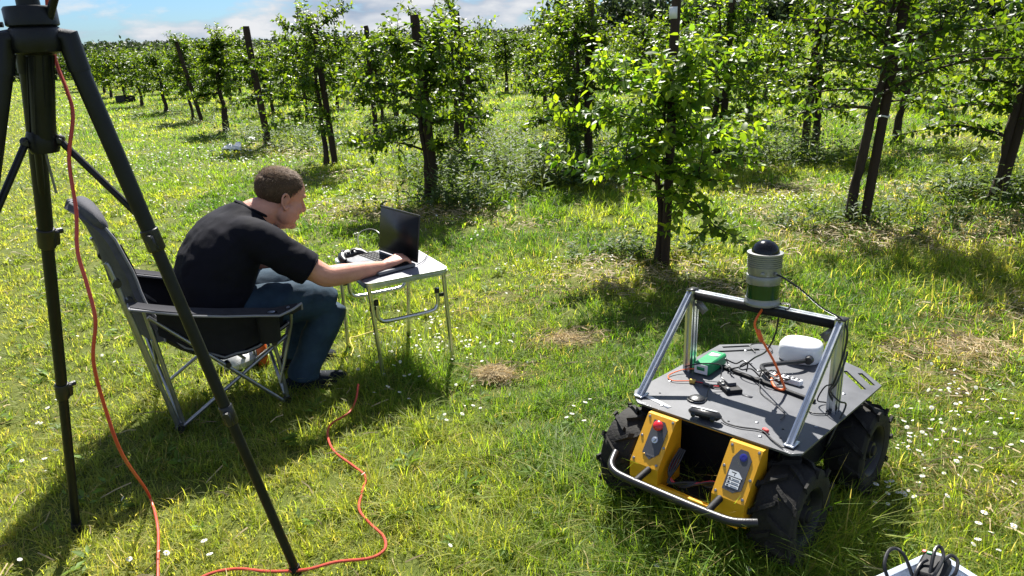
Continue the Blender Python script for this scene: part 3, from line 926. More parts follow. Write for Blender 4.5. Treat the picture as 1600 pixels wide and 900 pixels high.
# the rest of the orchard: shared shapes
def proto_mid(seed, **k):
    tr, limbs, (pos, ax, nm, L, Wd, tint) = tree_data(seed, limbs=13, twig=10, lpt=9, lsize=.098, tr_r=.04, **k)
    lm = MB()
    for l in limbs: lm.add(l.v, l.f)
    v, t, c = leaf_cloud(pos, ax, nm, L, Wd, tint, False)
    return tr.mesh('trunk', MT['bark']), lm.mesh('branches', MT['bark']), tri_mesh('crown', v, t, MT['leaf'], c)
MID = [proto_mid(200 + i, H=1.72 + .09 * (i % 3), rad_=.46 + .04 * (i % 4), low=.42, dense=1.15) for i in range(6)]
def proto_far(seed):
    tr, limbs, (pos, ax, nm, L, Wd, tint) = tree_data(seed, limbs=13, twig=9, lpt=7, lsize=.115, tr_r=.042, low=.38, H=1.6, rad_=.56, dense=1.0, bright=.72)
    v, t, c = leaf_cloud(pos, ax, nm, L, Wd, tint, False)
    b = tr.mesh('bark_tmp', MT['bark'])
    nv = len(b.vertices)
    bv = np.zeros(nv * 3, np.float32); b.vertices.foreach_get('co', bv)
    b.calc_loop_triangles()
    bt = np.zeros(len(b.loop_triangles) * 3, np.int32); b.loop_triangles.foreach_get('vertices', bt)
    me = tri_mesh('apple_tree', np.concatenate([v, bv.reshape(-1, 3)]), np.concatenate([t, bt.reshape(-1, 3) + len(v)]), MT['leaf'], np.concatenate([c, np.zeros((nv, 3)) + .03]))
    me.materials.append(MT['bark'])
    mi = np.zeros(len(me.polygons), np.int32); mi[len(t):] = 1
    me.polygons.foreach_set('material_index', mi)
    return me
FAR = [proto_far(300 + i) for i in range(5)]
ORD = ['first', 'second', 'third', 'fourth', 'fifth', 'sixth']
rt = random.Random(8)
cnt = 0
mids = []
for k in range(0, 26):
    for j in range(0, 20):
        s = 3.4 - .3 * k + j * 3.02 + (rt.uniform(-.2, .2)) + (1.5 if k % 2 else 0) * (k > 4)
        n = ROW0 + ROWD * k + rt.uniform(-.1, .1)
        if s < 1.2 or s > 52: continue
        x, y = EA * s + EN * n
        if y < 3: continue
        ang = math.degrees(math.atan2(x, y))
        r = math.hypot(x, y)
        if ang > 40 or ang < -42 or r > 44: continue
        if x > 2.2 * 1 and y < 6.2 and ang > 34: continue
        if min(math.hypot(x - q.x, y - q.y) for q in TAKEN) < 1.5: continue
        cnt += 1
        if k > 3 and k % 2 and ang > 6: continue
        if r < 17:
            m = MID[rt.randrange(6)]
            o = empty('apple_tree', (x, y, 0), (0, 0, rt.uniform(0, 6.28)), 'leafy apple tree further back in the orchard, standing behind the nearer named trees', 'tree', 'apple trees in the middle distance')
            mids.append([o, None])
            link('trunk', m[0], o); link('branches', m[1], o)
            link('crown', m[2], o)['kind'] = 'stuff'
            if rt.random() < .8:
                mids[-1][1] = stake(x + rt.uniform(-.1, .1), y - .08, rt.uniform(1.5, 1.8), .042, (rt.uniform(-.04, .04), 0), 'dark support post of a tree in the orchard middle distance', 'posts of the middle distance trees')
        else:
            o = link('apple_tree', FAR[rt.randrange(5)])
            o.location = (x, y, 0)
            o.rotation_euler = (0, 0, rt.uniform(0, 6.28))
            rown = ('first second third fourth fifth sixth seventh eighth ninth tenth eleventh twelfth thirteenth fourteenth fifteenth sixteenth seventeenth eighteenth nineteenth twentieth'.split() + ['last'] * 9)[k]
            tag(o, 'small far apple tree in the distant part of the %s orchard row from the lawn' % rown, 'tree', 'far apple trees of the %s row' % rown)
        o.scale = [rt.uniform(.88, 1.1)] * 3
def img_x(o):
    d = Vector((o.location.x, o.location.y, .8)) - CPOS
    return d.dot(R_) / d.dot(F_)
mids.sort(key=lambda q: img_x(q[0]))
WORD = 'first second third fourth fifth sixth seventh eighth ninth tenth eleventh twelfth thirteenth fourteenth fifteenth sixteenth'.split()
for i, (t_, s_) in enumerate(mids):
    w_ = WORD[i] if i < len(WORD) else 'last'
    t_['label'] = 'middle distance apple tree, %s from the left behind the near trees' % w_
    if s_: s_['label'] = 'dark support post of the %s middle distance tree from the left' % w_
print('orchard copies', cnt, len(mids))

# weeds at the foot of the rows
acc = Acc()
stems = []
def weed(x, y, h, n, ls):
    a = rs.uniform(0, 2 * PI, n); t = np.linspace(.12, 1, n)
    lx, ly = rs.normal(0, .10, 2)
    pos = np.stack([x + lx * t * h + np.cos(a) * .01, y + ly * t * h + np.sin(a) * .01, t * h], 1)
    ax = np.stack([np.cos(a), np.sin(a), rs.uniform(.1, .9, n)], 1)
    nm = np.stack([rs.normal(0, .3, n), rs.normal(0, .3, n), np.ones(n)], 1)
    L = ls * rs.uniform(.7, 1.2, n) * (1.15 - .55 * t)
    tint = (np.array([.075, .120, .045]) if h > .08 else np.array([.10, .17, .022])) * rs.uniform(.6, 1.4, (n, 1))
    acc.add(*leaf_cloud(pos, ax, nm, L, L * .36, tint, False))
    v, tt, c = blades(np.array([x]), np.array([y]), np.array([h]), np.array([.006]), np.array([.1]), np.array([[.06, .08, .03]]), 2)
    acc.add(v, tt, c)
for (u, v, a, b, n, h) in [(790, 275, 1.3, .6, 190, .36), (880, 290, .8, .5, 130, .34), (720, 320, .5, .4, 70, .3), (1200, 255, 1.0, .6, 120, .36), (1120, 250, .5, .4, 60, .36), (1330, 345, .35, .25, 26, .18), (1520, 310, .5, .4, 50, .26), (1260, 350, .7, .4, 26, .15), (1450, 350, .8, .4, 36, .16), (1000, 400, .5, .25, 40, .14), (420, 215, 1.0, .9, 60, .28), (480, 235, 1.2, .8, 60, .3), (330, 185, 2, 1.4, 80, .4), (1590, 310, .5, .4, 60, .3), (830, 235, 1.8, 1.0, 130, .36), (640, 210, 2, 1.2, 90, .34)]:
    p = bp(u, v)
    for i in range(int(n * 1.35)):
        weed(p.x + rs.normal(0, a * .55), p.y + rs.normal(0, b * .55), h * rs.uniform(.5, 1.45), rs.randint(8, 15), .095 if h > .25 else .07)
for i in range(520):       # broad low rosettes in the sward
    x, y = polar_pts(1.6, 6.5, .01 * 30)
    if len(x) == 0: continue
    weed(x[0], y[0], rs.uniform(.03, .065), 7, rs.uniform(.04, .075))
tag(link('weeds', acc.mesh('weeds', MT['weed'])), 'grey green leafy weeds growing along the foot of the tree rows', 'weeds', kind='stuff')

# ------------------------------------------------------------------ far things
def leaf_mass(pts, size, base, name):
    n = len(pts)
    ax = rs.normal(0, 1, (n, 3)); nm = rs.normal(0, .7, (n, 3)); nm[:, 2] += .8
    t = np.array(base) * rs.uniform(.55, 1.5, (n, 1))
    v, f, c = leaf_cloud(pts, ax, nm, size * rs.uniform(.6, 1.3, n), size * rs.uniform(.6, 1.1, n), t, False)
    return tri_mesh(name, v, f, MT['wood_mass'], c)
def ell_pts(c, r, n, shell=.55):
    d = rs.normal(0, 1, (n, 3)); d /= np.linalg.norm(d, axis=1, keepdims=True)
    k = rs.uniform(shell, 1, (n, 1)) * (1 + .25 * np.sin(d[:, :1] * 7 + d[:, 2:] * 9))
    return np.array(c) + d * k * np.array(r)
# hedge closing the lawn on the left
hp = []
for i in range(150):
    t = i / 149
    x = -52 + 30 * t; y = 55 - 9 * t + rs.normal(0, .3)
    hp.append(ell_pts((x, y, .85 + rs.uniform(-.1, .2)), (.55, .6, .95 + rs.uniform(-.1, .25)), 90, .4))
hp = np.concatenate(hp); hp = hp[hp[:, 2] > 0]
tag(link('hedge', leaf_mass(hp, .22, (.032, .058, .016), 'hedge')), 'dark clipped hedge closing the far end of the lawn at left', 'hedge')
# long wooded ridge on the horizon
wp = []
for i in range(420):
    a = rad(-48 + 96 * i / 419 + rs.normal(0, .2))
    R = 380 + rs.uniform(-30, 60)
    hh = 3.9 + 0.9 * math.sin(a * 9) + rs.uniform(-.6, .9) + (1.8 if -14 < math.degrees(a) < -6 else 0)
    wp.append(ell_pts((R * math.sin(a), R * math.cos(a), hh * .45), (7.0, 6, hh * .6), 130, .4))
wp = np.concatenate(wp); wp = wp[wp[:, 2] > 0]
tag(link('far_woodland', leaf_mass(wp, 1.5, (.035, .055, .03), 'far_woodland')), 'low dark wooded ridge along the far horizon', 'woodland', kind='stuff')
wp = []
for i in range(90):
    a = rad(4 + 28 * i / 89 + rs.normal(0, .3))
    R = 150 + rs.uniform(-10, 20)
    hh = 7.5 + rs.uniform(-2, 2.5)
    wp.append(ell_pts((R * math.sin(a), R * math.cos(a), hh * .5), (2.6, 2.6, hh * .55), 160, .4))
wp = np.concatenate(wp); wp = wp[wp[:, 2] > 0]
tag(link('shelter_belt', leaf_mass(wp, 1.1, (.03, .052, .022), 'shelter_belt')), 'dark belt of tall trees behind the orchard at upper right', 'woodland', kind='stuff')
NTH = 'first second third fourth fifth sixth seventh eighth ninth tenth eleventh twelfth thirteenth fourteenth fifteenth sixteenth'.split()
PU = [888, 962, 973, 983, 994, 1003, 1014, 1024, 1068, 950]
for i, (u, v) in enumerate([(888, 2), (962, 4), (973, 0), (983, 3), (994, 1), (1003, 6), (1014, 8), (1024, 3), (1068, 4), (950, 12)]):
    top = at(u, v, 190)
    h = top.z
    o = empty('poplar_tree', (top.x, 190, 0), label='tall narrow poplar on the far skyline, %s from the left of its line' % NTH[sorted(PU).index(u)], cat='tree', group='poplars on the skyline')
    t = MB(); t.tube([(0, 0, 0), (0, 0, h * .95)], [.3, .05], 6); t.build('trunk', MT['bark'], o)
    q = np.concatenate([ell_pts((0, 0, h * (.2 + .8 * k / 8)), (1.0 * math.sin(PI * (.25 + .68 * k / 8)) + .15,) * 2 + (h * .09,), 70, .3) for k in range(9)])
    link('crown', leaf_mass(q, .7, (.03, .05, .022), 'crown'), o)['kind'] = 'stuff'

# ------------------------------------------------------------------ tripod
def px_r(w, pt):
    """Radius of something w photo pixels wide at point pt."""
    return w / 2 * (pt - CPOS).dot(F_) / FPX
top = at(58, 66, 1.80)                       # crown of the tripod
AX = Vector((top.x, top.y, 0))
tri = empty('tripod', (top.x, top.y, 0), label='large black camera tripod standing on the lawn at left, legs spread', cat='tripod')
def L3(p): return Vector(p) - AX
crown = L3(top)
zt = crown.z
b = MB()
b.lathe([(.030, zt - .028), (.050, zt - .022), (.056, zt - .01), (.056, zt + .022), (.050, zt + .032), (.046, zt + .034)], n=24)
b.build('crown', MT['tripod'], tri)
b = MB()
b.lathe([(.050, zt + .034), (.054, zt + .037), (.054, zt + .072), (.050, zt + .077), (.024, zt + .079), (.022, zt + .16), (.034, zt + .17), (.034, zt + .24)], n=24)
b.build('head', MT['tripod'], tri)
b = MB()
b.tube([(.045, -.01, zt + .05), (.075, -.02, zt + .095), (.11, -.03, zt + .15), (.17, -.04, zt + .24)], [.009, .009, .010, .010], 10, 3)
b.build('pan_handle', MT['tripod'], tri)
b = MB()
b.lathe([(.006, 0), (.006, .02), (.018, .022), (.020, .035), (.017, .045), (.002, .047)], (-.055, -.02, zt + .04), 12, Euler((0, -PI / 2, .3)))
b.build('lock_knob', MT['tripod'], tri)
b = MB()                                     # centre column with its lower collar
lowc = L3(at(70, 232, 1.83)); zc = lowc.z; LX, LY = lowc.x, lowc.y   # the column leans a little to the left
b.tube([(0, 0, zt - .02), (LX, LY, zc)], .027, 20)
for a in range(8):
    q = Vector((math.cos(a * PI / 4), math.sin(a * PI / 4), 0)) * .027
    b.tube([q + Vector((0, 0, zt - .03)), q + Vector((LX, LY, zc + .02))], .0032, 5)
b.build('centre_column', MT['tripod'], tri)
b = MB()
b.tube([(LX, LY, zc + .042), (LX, LY, zc + .034), (LX, LY, zc - .0), (LX, LY, zc - .010)], [.031, .034, .034, .030], 20)
b.build('spreader_hub', MT['tripod'], tri)
hub = Vector((LX, LY, zc + .018))
feet = [L3(bp(120, 830, .0)), L3(bp(467, 902, .0)), None]
m_ = (feet[0] + feet[1]) / 2
feet[2] = Vector((-.46, -.36, 0))
marks = [(.30, .62), (.295, .625), (.295, .625)]
for i, ft in enumerate(feet):
    out_ = Vector((ft.x, ft.y, 0)).normalized()
    p0 = Vector((0, 0, zt - .02)) + out_ * .066
    leg = empty('leg'); leg.parent = tri
    b = MB()
    b.tube([p0 + out_ * -.035 + Vector((0, 0, .035)), p0 + out_ * .0 + Vector((0, 0, .03)), p0 + (ft - p0) * .03], [.018, .025, .0245], 14)
    b.build('leg_joint', MT['tripod'], leg)
    ang = math.atan2(out_.y, out_.x)
    k1, k2 = marks[i]
    b = MB(); b.tube([p0, p0.lerp(ft, .2), p0.lerp(ft, k1)], [.0215, .020, .0185], 16)
    b.build('upper_tube', MT['tripod'], leg)
    b = MB(); b.tube([p0.lerp(ft, k1 - .01), p0.lerp(ft, k2)], .0158, 14)
    b.build('middle_tube', MT['tripod'], leg)
    b = MB(); b.tube([p0.lerp(ft, k2 - .01), p0.lerp(ft, .985)], [.0142, .0135], 12)
    b.build('lower_tube', MT['tripod'], leg)
    for kk, r in ((k1, .0215), (k2, .0185)):
        c0, d = p0.lerp(ft, kk), (ft - p0).normalized()
        b = MB()
        b.tube([c0 - d * .028, c0 - d * .026, c0 + d * .026, c0 + d * .030], [r * .96, r * 1.05, r * 1.05, r * .9], 16)
        sidev = d.cross(Vector((0, 0, 1))).normalized()
        b.box(c0 + sidev * r * 1.1 + d * .005, (.016, .02, .045), d.to_track_quat('Z', 'Y').to_euler(), .004)
        b.tube([c0 - d * .012 + sidev * (r + .004), c0 - d * .012 + sidev * (r + .02)], .008, 8)
        b.build('leg_clamp', MT['blackplastic'], leg)
    b = MB(); b.tube([p0.lerp(ft, .972), p0.lerp(ft, .99), ft + Vector((0, 0, -.01))], [.0165, .0165, .004], 10)
    b.build('rubber_foot', MT['rubber'], leg)
    # brace from the hub to the leg clamp
    c1 = p0.lerp(ft, k1 - .03)
    b = MB()
    b.tube([hub + out_ * .036, c1], .0085, 10)
    b.build('brace', MT['tripod'], tri)
    b = MB()
    b.box(hub + out_ * .036, (.024, .02, .026), Euler((0, 0, ang)), .006)
    b.tube([hub + out_ * .04 - Vector((-out_.y, out_.x, 0)) * .017, hub + out_ * .04 + Vector((-out_.y, out_.x, 0)) * .017], .0055, 8)
    b.build('brace_joint', MT['blackplastic'], tri)
b = MB(); b.tube([(LX, LY, zc - .005), (LX, LY, zc - .05), (LX + .002, LY, zc - .11)], .0035, 6)
b.build('hook_rod', MT['steel'], tri)
b = MB()
p_ = L3(at(50, 192, 1.98)); b.box(p_, (.018, .003, .045), Euler((.1, .1, .2)))
b.build('sticker', MT['white'], tri)

# red cable hanging from the tripod, and its run over the grass
pts = [at(u, v, y) for (u, v, y) in [(72, -20, 1.90), (77, 40, 1.90), (87, 95, 1.90), (104, 140, 1.88), (114, 180, 1.86), (108, 250, 1.82), (119, 330, 1.78), (121, 392, 1.74), (136, 445, 1.72), (149, 500, 1.70), (146, 565, 1.70), (165, 640, 1.74), (192, 712, 1.80)]] + [bp(u, v, z) for (u, v, z) in [(232, 772, .07), (246, 820, .05), (247, 870, .05), (245, 940, .04), (230, 1040, .03)]]
b = MB(); b.tube(pts, .0045, 8, 7)
tag(b.build('cable', MT['red']), 'red cable hanging down beside the tripod legs onto the grass', 'cable')
pts = [bp(u, v, z) for (u, v, z) in [(560, 600, .10), (556, 625, .05), (545, 645, .035), (518, 662, .035), (512, 680, .038), (522, 705, .035), (552, 728, .035), (571, 745, .038), (566, 768, .035), (561, 795, .035), (578, 818, .035), (599, 838, .038), (601, 858, .035), (578, 872, .035), (525, 878, .035), (478, 890, .035), (420, 893, .035), (365, 889, .035), (310, 905, .04), (250, 960, .04)]]
b = MB(); b.tube(pts, .0048, 8, 6)
tag(b.build('cable', MT['red']), 'red cable snaking over the sunlit grass between tripod and table', 'cable')

# ------------------------------------------------------------------ folding table
TA, TB, TC, TD = [bp(u, v, .04) for (u, v) in [(599, 585), (707, 558), (638, 517), (544, 539)]]
tcen = (TA + TB + TC + TD) / 4; tcen.z = 0
tyaw = math.atan2(*((TB - TA) + (TC - TD)).yx)
table = empty('folding_table', tcen, (0, 0, tyaw), 'small folding camping table with grey top and aluminium edge and legs', 'table')
TW, TL, TH = .42, .52, .515
def rrect(w, l, r, n=5):
    o = []
    for (sx, sy, a0) in ((1, 1, 0), (-1, 1, 90), (-1, -1, 180), (1, -1, 270)):
        for i in range(n + 1):
            a = rad(a0 + 90 * i / n)
            o.append((sx * (w / 2 - r) + r * math.cos(a), sy * (l / 2 - r) + r * math.sin(a)))
    return o
b = MB(); b.prism(rrect(TW - .012, TL - .012, .035), TH - .014, TH); b.build('table_top', MT['tabletop'], table)
b = MB()
o_, i_ = rrect(TW, TL, .04), rrect(TW - .011, TL - .011, .0345)
b.prism(o_, TH - .024, TH + .0025, [i_])
o2 = rrect(TW + .004, TL + .004, .042)
b.prism(o2, TH - .013, TH - .009, [rrect(TW - .001, TL - .001, .0395)])
b.build('edge_trim', MT['alu'], table)
for i, q in enumerate((TA, TB, TC, TD)):
    l = Matrix.Rotation(-tyaw, 3, 'Z') @ (q - tcen)
    sx, sy = (-1, 1, 1, -1)[i], (-1, -1, 1, 1)[i]
    tp = Vector((sx * (TW / 2 - .022), sy * (TL / 2 - .03), TH - .02))
    b = MB(); b.tube([tp, Vector((l.x, l.y, .02))], .0105, 12); leg = b.build('leg', MT['alutube'], table)
    b = MB(); b.tube([tp.lerp(Vector((l.x, l.y, .02)), .97), Vector((l.x, l.y, .0))], .0125, 10); b.build('foot_cap', MT['blackplastic'], leg)
for sy in (-1, 1):          # U shaped stretchers folded under the short ends
    b = MB(); x0, y0 = TW / 2 - .035, sy * (TL / 2 - .045)
    b.tube([(-x0 + .02, y0, TH - .125), (-x0 + .02, y0, TH - .17), (-x0 + .03, y0, TH - .198), (-x0 + .06, y0, TH - .212), (0, y0, TH - .214), (x0 - .06, y0, TH - .212), (x0 - .03, y0, TH - .198), (x0 - .02, y0, TH - .17), (x0 - .02, y0, TH - .10)], .0105, 12, 4)
    b.build('stretcher', MT['alutube'], table)
    for sx in (-1, 1):
        b = MB(); b.tube([(sx * (x0 - .02), y0, TH - .122), (sx * (x0 - .02), y0, TH - .10)], .0125, 10)
        b.box((sx * (x0 + .002), y0 + sy * .008, TH - .135), (.035, .006, .018), None, .002)
        b.build('hinge', MT['blackplastic'], table)
def tloc(u, v, z): return Matrix.Rotation(-tyaw, 3, 'Z') @ (bp(u, v, z) - tcen)

# laptop: the lid stands across the table, the screen faces the man
lb = [bp(590, 391, TH + .018), bp(650, 412, TH + .018)]
lyaw = math.atan2((lb[1] - lb[0]).y, (lb[1] - lb[0]).x)
lw = .325
lc = (lb[0] + lb[1]) / 2
lap = empty('laptop', (lc.x, lc.y, TH + .003), (0, 0, lyaw), 'black laptop standing open on the folding table', 'laptop')
# local x along the hinge (towards the camera end), base reaches to -y (towards the man)
LWD = (lb[1] - lb[0]).length
LD = .21
sgn = -1
b = MB(); b.box((0, sgn * LD / 2, .009), (LWD, LD, .016), None, .004); base = b.build('base', MT['keybase'], lap)
b = MB()
for r in range(5):
    for c in range(13):
        b.box((-LWD / 2 + .022 + c * (LWD - .044) / 12, sgn * (.035 + r * .019), .0182), (LWD / 13 * .72, .015, .003), None, .001)
b.build('keyboard', MT['blackmatt'], base)
b = MB(); b.box((0, sgn * .168, .0176), (.09, .055, .0015)); b.build('touchpad', MT['slategrey'], base)
lt = Matrix.Rotation(rad(-9), 3, 'X')        # lid leans back a little
LHH = .235
b = MB(); b.box(lt @ Vector((0, .006, LHH / 2)) + Vector((0, .004, .016)), (LWD, .008, LHH), lt, .003); lid = b.build('lid', MT['blackplastic'], lap)
b = MB(); b.box(lt @ Vector((0, .0012, LHH / 2 + .004)) + Vector((0, .004, .016)), (LWD - .016, .0015, LHH - .028), lt); b.build('screen', MT['screen'], lid)

# game controller
gp = bp(546, 396, TH + .03)
gc = empty('game_controller', (gp.x, gp.y, TH + .003), (0, 0, tyaw + rad(20)), 'black game controller lying on the far left corner of the table', 'controller')
b = MB()
b.ball((0, 0, .022), (.055, .032, .018), 16, 8)
for sx in (-1, 1):
    b.tube([(sx * .04, .005, .022), (sx * .062, -.022, .018), (sx * .07, -.058, .010)], [.026, .021, .013], 10, 4)
b = link('body', remesh(b, .003, 3, 'body'), gc); b.data.materials.append(MT['blackplastic'])
for (x, y, r, h) in ((-.03, .012, .011, .02), (.012, -.012, .011, .02), (.042, .012, .006, .012), (.05, .004, .005, .012), (.036, .004, .005, .012), (-.014, -.012, .010, .012)):
    k = MB(); k.lathe([(r * .6, .03), (r * .6, .03 + h * .6), (r, .03 + h * .7), (r * .9, .03 + h)], (x, y, 0), 12); k.build('stick' if h > .015 else 'button', MT['blackmatt'] if h > .015 else MT['slategrey'], gc)
k = MB(); k.box((0, .026, .034), (.04, .014, .004), Euler((.5, 0, 0)), .001); k.build('light_bar', MT['white'], gc)
b = MB(); b.tube([bp(583, 396, TH + .02), bp(570, 392, TH + .03), bp(560, 380, TH + .06), bp(562, 364, TH + .09), bp(578, 358, TH + .10), bp(592, 364, TH + .09), bp(594, 378, TH + .05), bp(589, 388, TH + .022)], .0028, 6, 6)
tag(b.build('cable', MT['blackplastic']), 'thin black cable looping up beside the laptop screen on the table', 'cable')
b = MB(); b.tube([bp(651, 414, TH + .008), bp(662, 407, TH + .008), bp(668, 398, TH + .010), bp(676, 393, TH + .02)], .0018, 5, 5)
tag(b.build('cable', MT['blackplastic']), 'thin black lead on the right of the table top', 'cable')
b = MB(); b.tube([bp(566, 440, .42), bp(573, 452, .38), bp(580, 470, .32), bp(590, 492, .27)], .003, 6, 5)
tag(b.build('cable', MT['blackplastic']), 'black lead dangling below the table edge by the man\'s knee', 'cable')
ms = Vector((-1.38, 3.15, 0)) + Matrix.Rotation(rad(33), 3, 'Z') @ Vector((.872, -.195, 0))
mo = empty('mouse', (ms.x, ms.y, TH + .003), (0, 0, tyaw - rad(10)), 'black computer mouse under the man\'s right hand', 'mouse')
b = MB(); b.ball((0, 0, .004), (.050, .029, .022), 16, 10); b.v = [(x, y, max(z, .0)) for (x, y, z) in b.v]; b.build('shell', MT['blackplastic'], mo)
b = MB(); b.tube([(.038, 0, .020), (.044, 0, .018)], .006, 8); b.build('wheel', MT['blackmatt'], mo)

# ------------------------------------------------------------------ wheeled robot
rob = empty('robot', (.794, 2.253, .012), (0, 0, 0), 'yellow and black four wheeled field robot with an aluminium frame on its deck', 'robot')
rob.rotation_euler = Euler((-.045, -.023, -.779), 'XYZ')
WR, WW = .168, .125
def tyre_mesh():
    b = MB()
    prof = [(.098, -WW * .46), (.118, -WW * .50), (.142, -WW * .50), (.152, -WW * .44), (.155, -WW * .2), (.156, 0), (.155, WW * .2), (.152, WW * .44), (.142, WW * .5), (.118, WW * .5), (.098, WW * .46), (.092, WW * .3), (.092, -WW * .3)]
    n = 48
    rings = [[Vector((z, r * math.cos(2 * PI * k / n), r * math.sin(2 * PI * k / n))) for (r, z) in prof] for k in range(n)]
    b.rings(rings, False, True)
    return b
def lugs_mesh():
    b = MB()
    n = 11
    for sd_ in (-1, 1):
        for i in range(n):
            a0 = 2 * PI * (i + (.5 if sd_ > 0 else 0)) / n
            rg = []
            for k in range(6):                   # slanted bar from the middle to the shoulder
                t = k / 5
                x = sd_ * (-.006 + t * (WW * .5 + .004))
                a = a0 + t * .30
                r1 = .172 - (.005 * t if t < .8 else .014)
                r0 = .150 if t < .9 else .135
                wa = .052 + .014 * t
                P_ = lambda r, aa: Vector((x, r * math.cos(aa), r * math.sin(aa)))
                rg.append([P_(r0, a - wa), P_(r1, a - wa * .8), P_(r1, a + wa * .8), P_(r0, a + wa)])
            # lug running down the sidewall
            b.rings(rg)
            x0, x1 = sd_ * WW * .5, sd_ * (WW * .5 + .005)
            a = a0 + .33
            q = [Vector((xx, r * math.cos(a + da), r * math.sin(a + da))) for (r, da, xx) in ((.163, -.06, x1), (.163, .06, x1), (.135, .075, x1), (.135, .0, x1))]
            q0 = [Vector((sd_ * WW * .48, p.y, p.z)) for p in q]
            b.rings([q0, q])
    return b
def rim_mesh():
    b = MB()
    prof = [(.012, .052), (.03, .05), (.034, .030), (.06, .022), (.082, .026), (.088, .050), (.096, .056), (.100, .054), (.097, .0), (.1, -.054), (.088, -.05), (.08, -.02), (.01, -.018)]
    n = 36
    b.rings([[Vector((z, r * math.cos(2 * PI * k / n), r * math.sin(2 * PI * k / n))) for (r, z) in prof] for k in range(n)], False, True)
    return b
TM, LM, RM = tyre_mesh().mesh('tyre', MT['rubber']), lugs_mesh().mesh('tread', MT['rubber'], angle=30), rim_mesh().mesh('rim', MT['rim'])
hm = MB(); hm.lathe([(.02, .01), (.022, .05), (.018, .058), (.004, .06)], n=14, rot=Euler((0, PI / 2, 0)))
for k in range(5):
    a = 2 * PI * k / 5
    hm.lathe([(.006, .02), (.006, .032), (.003, .034)], (0, .05 * math.cos(a), .05 * math.sin(a)), 6, Euler((0, PI / 2, 0)))
HM = hm.mesh('hub', MT['blackmatt'])
for sx in (-1, 1):
    for sy in (-1, 1):
        w = empty('wheel', (sx * .282 if sx > 0 else -.268, sy * .266, .159)); w.parent = rob; w.scale = (1, .945, .945)
        w.rotation_euler = (.4 * sx + .7 * sy, 0, 0 if sx > 0 else PI)
        for nm_, me in (('tyre', TM), ('tread', LM), ('rim', RM), ('hub', HM)): link(nm_, me, w)
# body tub between the wheels
b = MB()
CX = .0125
b.box((CX, .075, .215), (.39, .56, .16), None, .01)
b.box((CX, .075, .318), (.35, .50, .075), None, .008)
for sx in (-1, 1): b.box((CX + sx * .197, 0, .19), (.02, .70, .10), None, .004)
for sx in (-1, 1):
    for sy in (-1, 1): b.tube([(sx * .19, sy * .266, WR), (sx * .26, sy * .266, WR)], .022, 10)
b.box((CX, -.31, .142), (.37, .22, .008))
b.box((CX - .19, -.27, .22), (.008, .2, .15)); b.box((CX + .19, -.27, .22), (.008, .2, .15))
b.box((CX, -.25, .352), (.38, .10, .006))
b.build('chassis', MT['blackmatt'], rob)
# front: two sloping yellow consoles with a dark cable bay between them
YT, ZT, YB, ZB, ZF = -.333, .356, -.432, .222, .170
def console(x0, x1):
    b = MB()
    sec = [(-.30, .13), (-.30, ZT), (YT, ZT), (YB, ZB), (YB, ZF), (YB + .02, .135)]
    b.rings([[Vector((x, y, z)) for (y, z) in sec] for x in (x0, x0 + .003, x1 - .003, x1)])
    return b
def on_panel(x, t, off=0.0):
    """Point on the sloping face, t from its top to its bottom edge."""
    n = Vector((0, -(ZT - ZB), (YT - YB))); n = Vector((0, -(ZT - ZB), YT - YB)).normalized()
    n = Vector((0, -abs(ZT - ZB), abs(YT - YB))).normalized()
    return Vector((x, YT + (YB - YT) * t, ZT + (ZB - ZT) * t)) + n * off
PN = Vector((0, -abs(ZT - ZB), abs(YT - YB))).normalized()
PD = Vector((0, YB - YT, ZB - ZT)).normalized()
PM = Matrix((Vector((1, 0, 0)), -PD, PN)).transposed().to_4x4()      # panel frame: x right, y up the slope
PLEN = math.hypot(YB - YT, ZB - ZT)
def panel_at(x, t, off):
    m = PM.copy(); m.translation = on_panel(x, t, off); return m
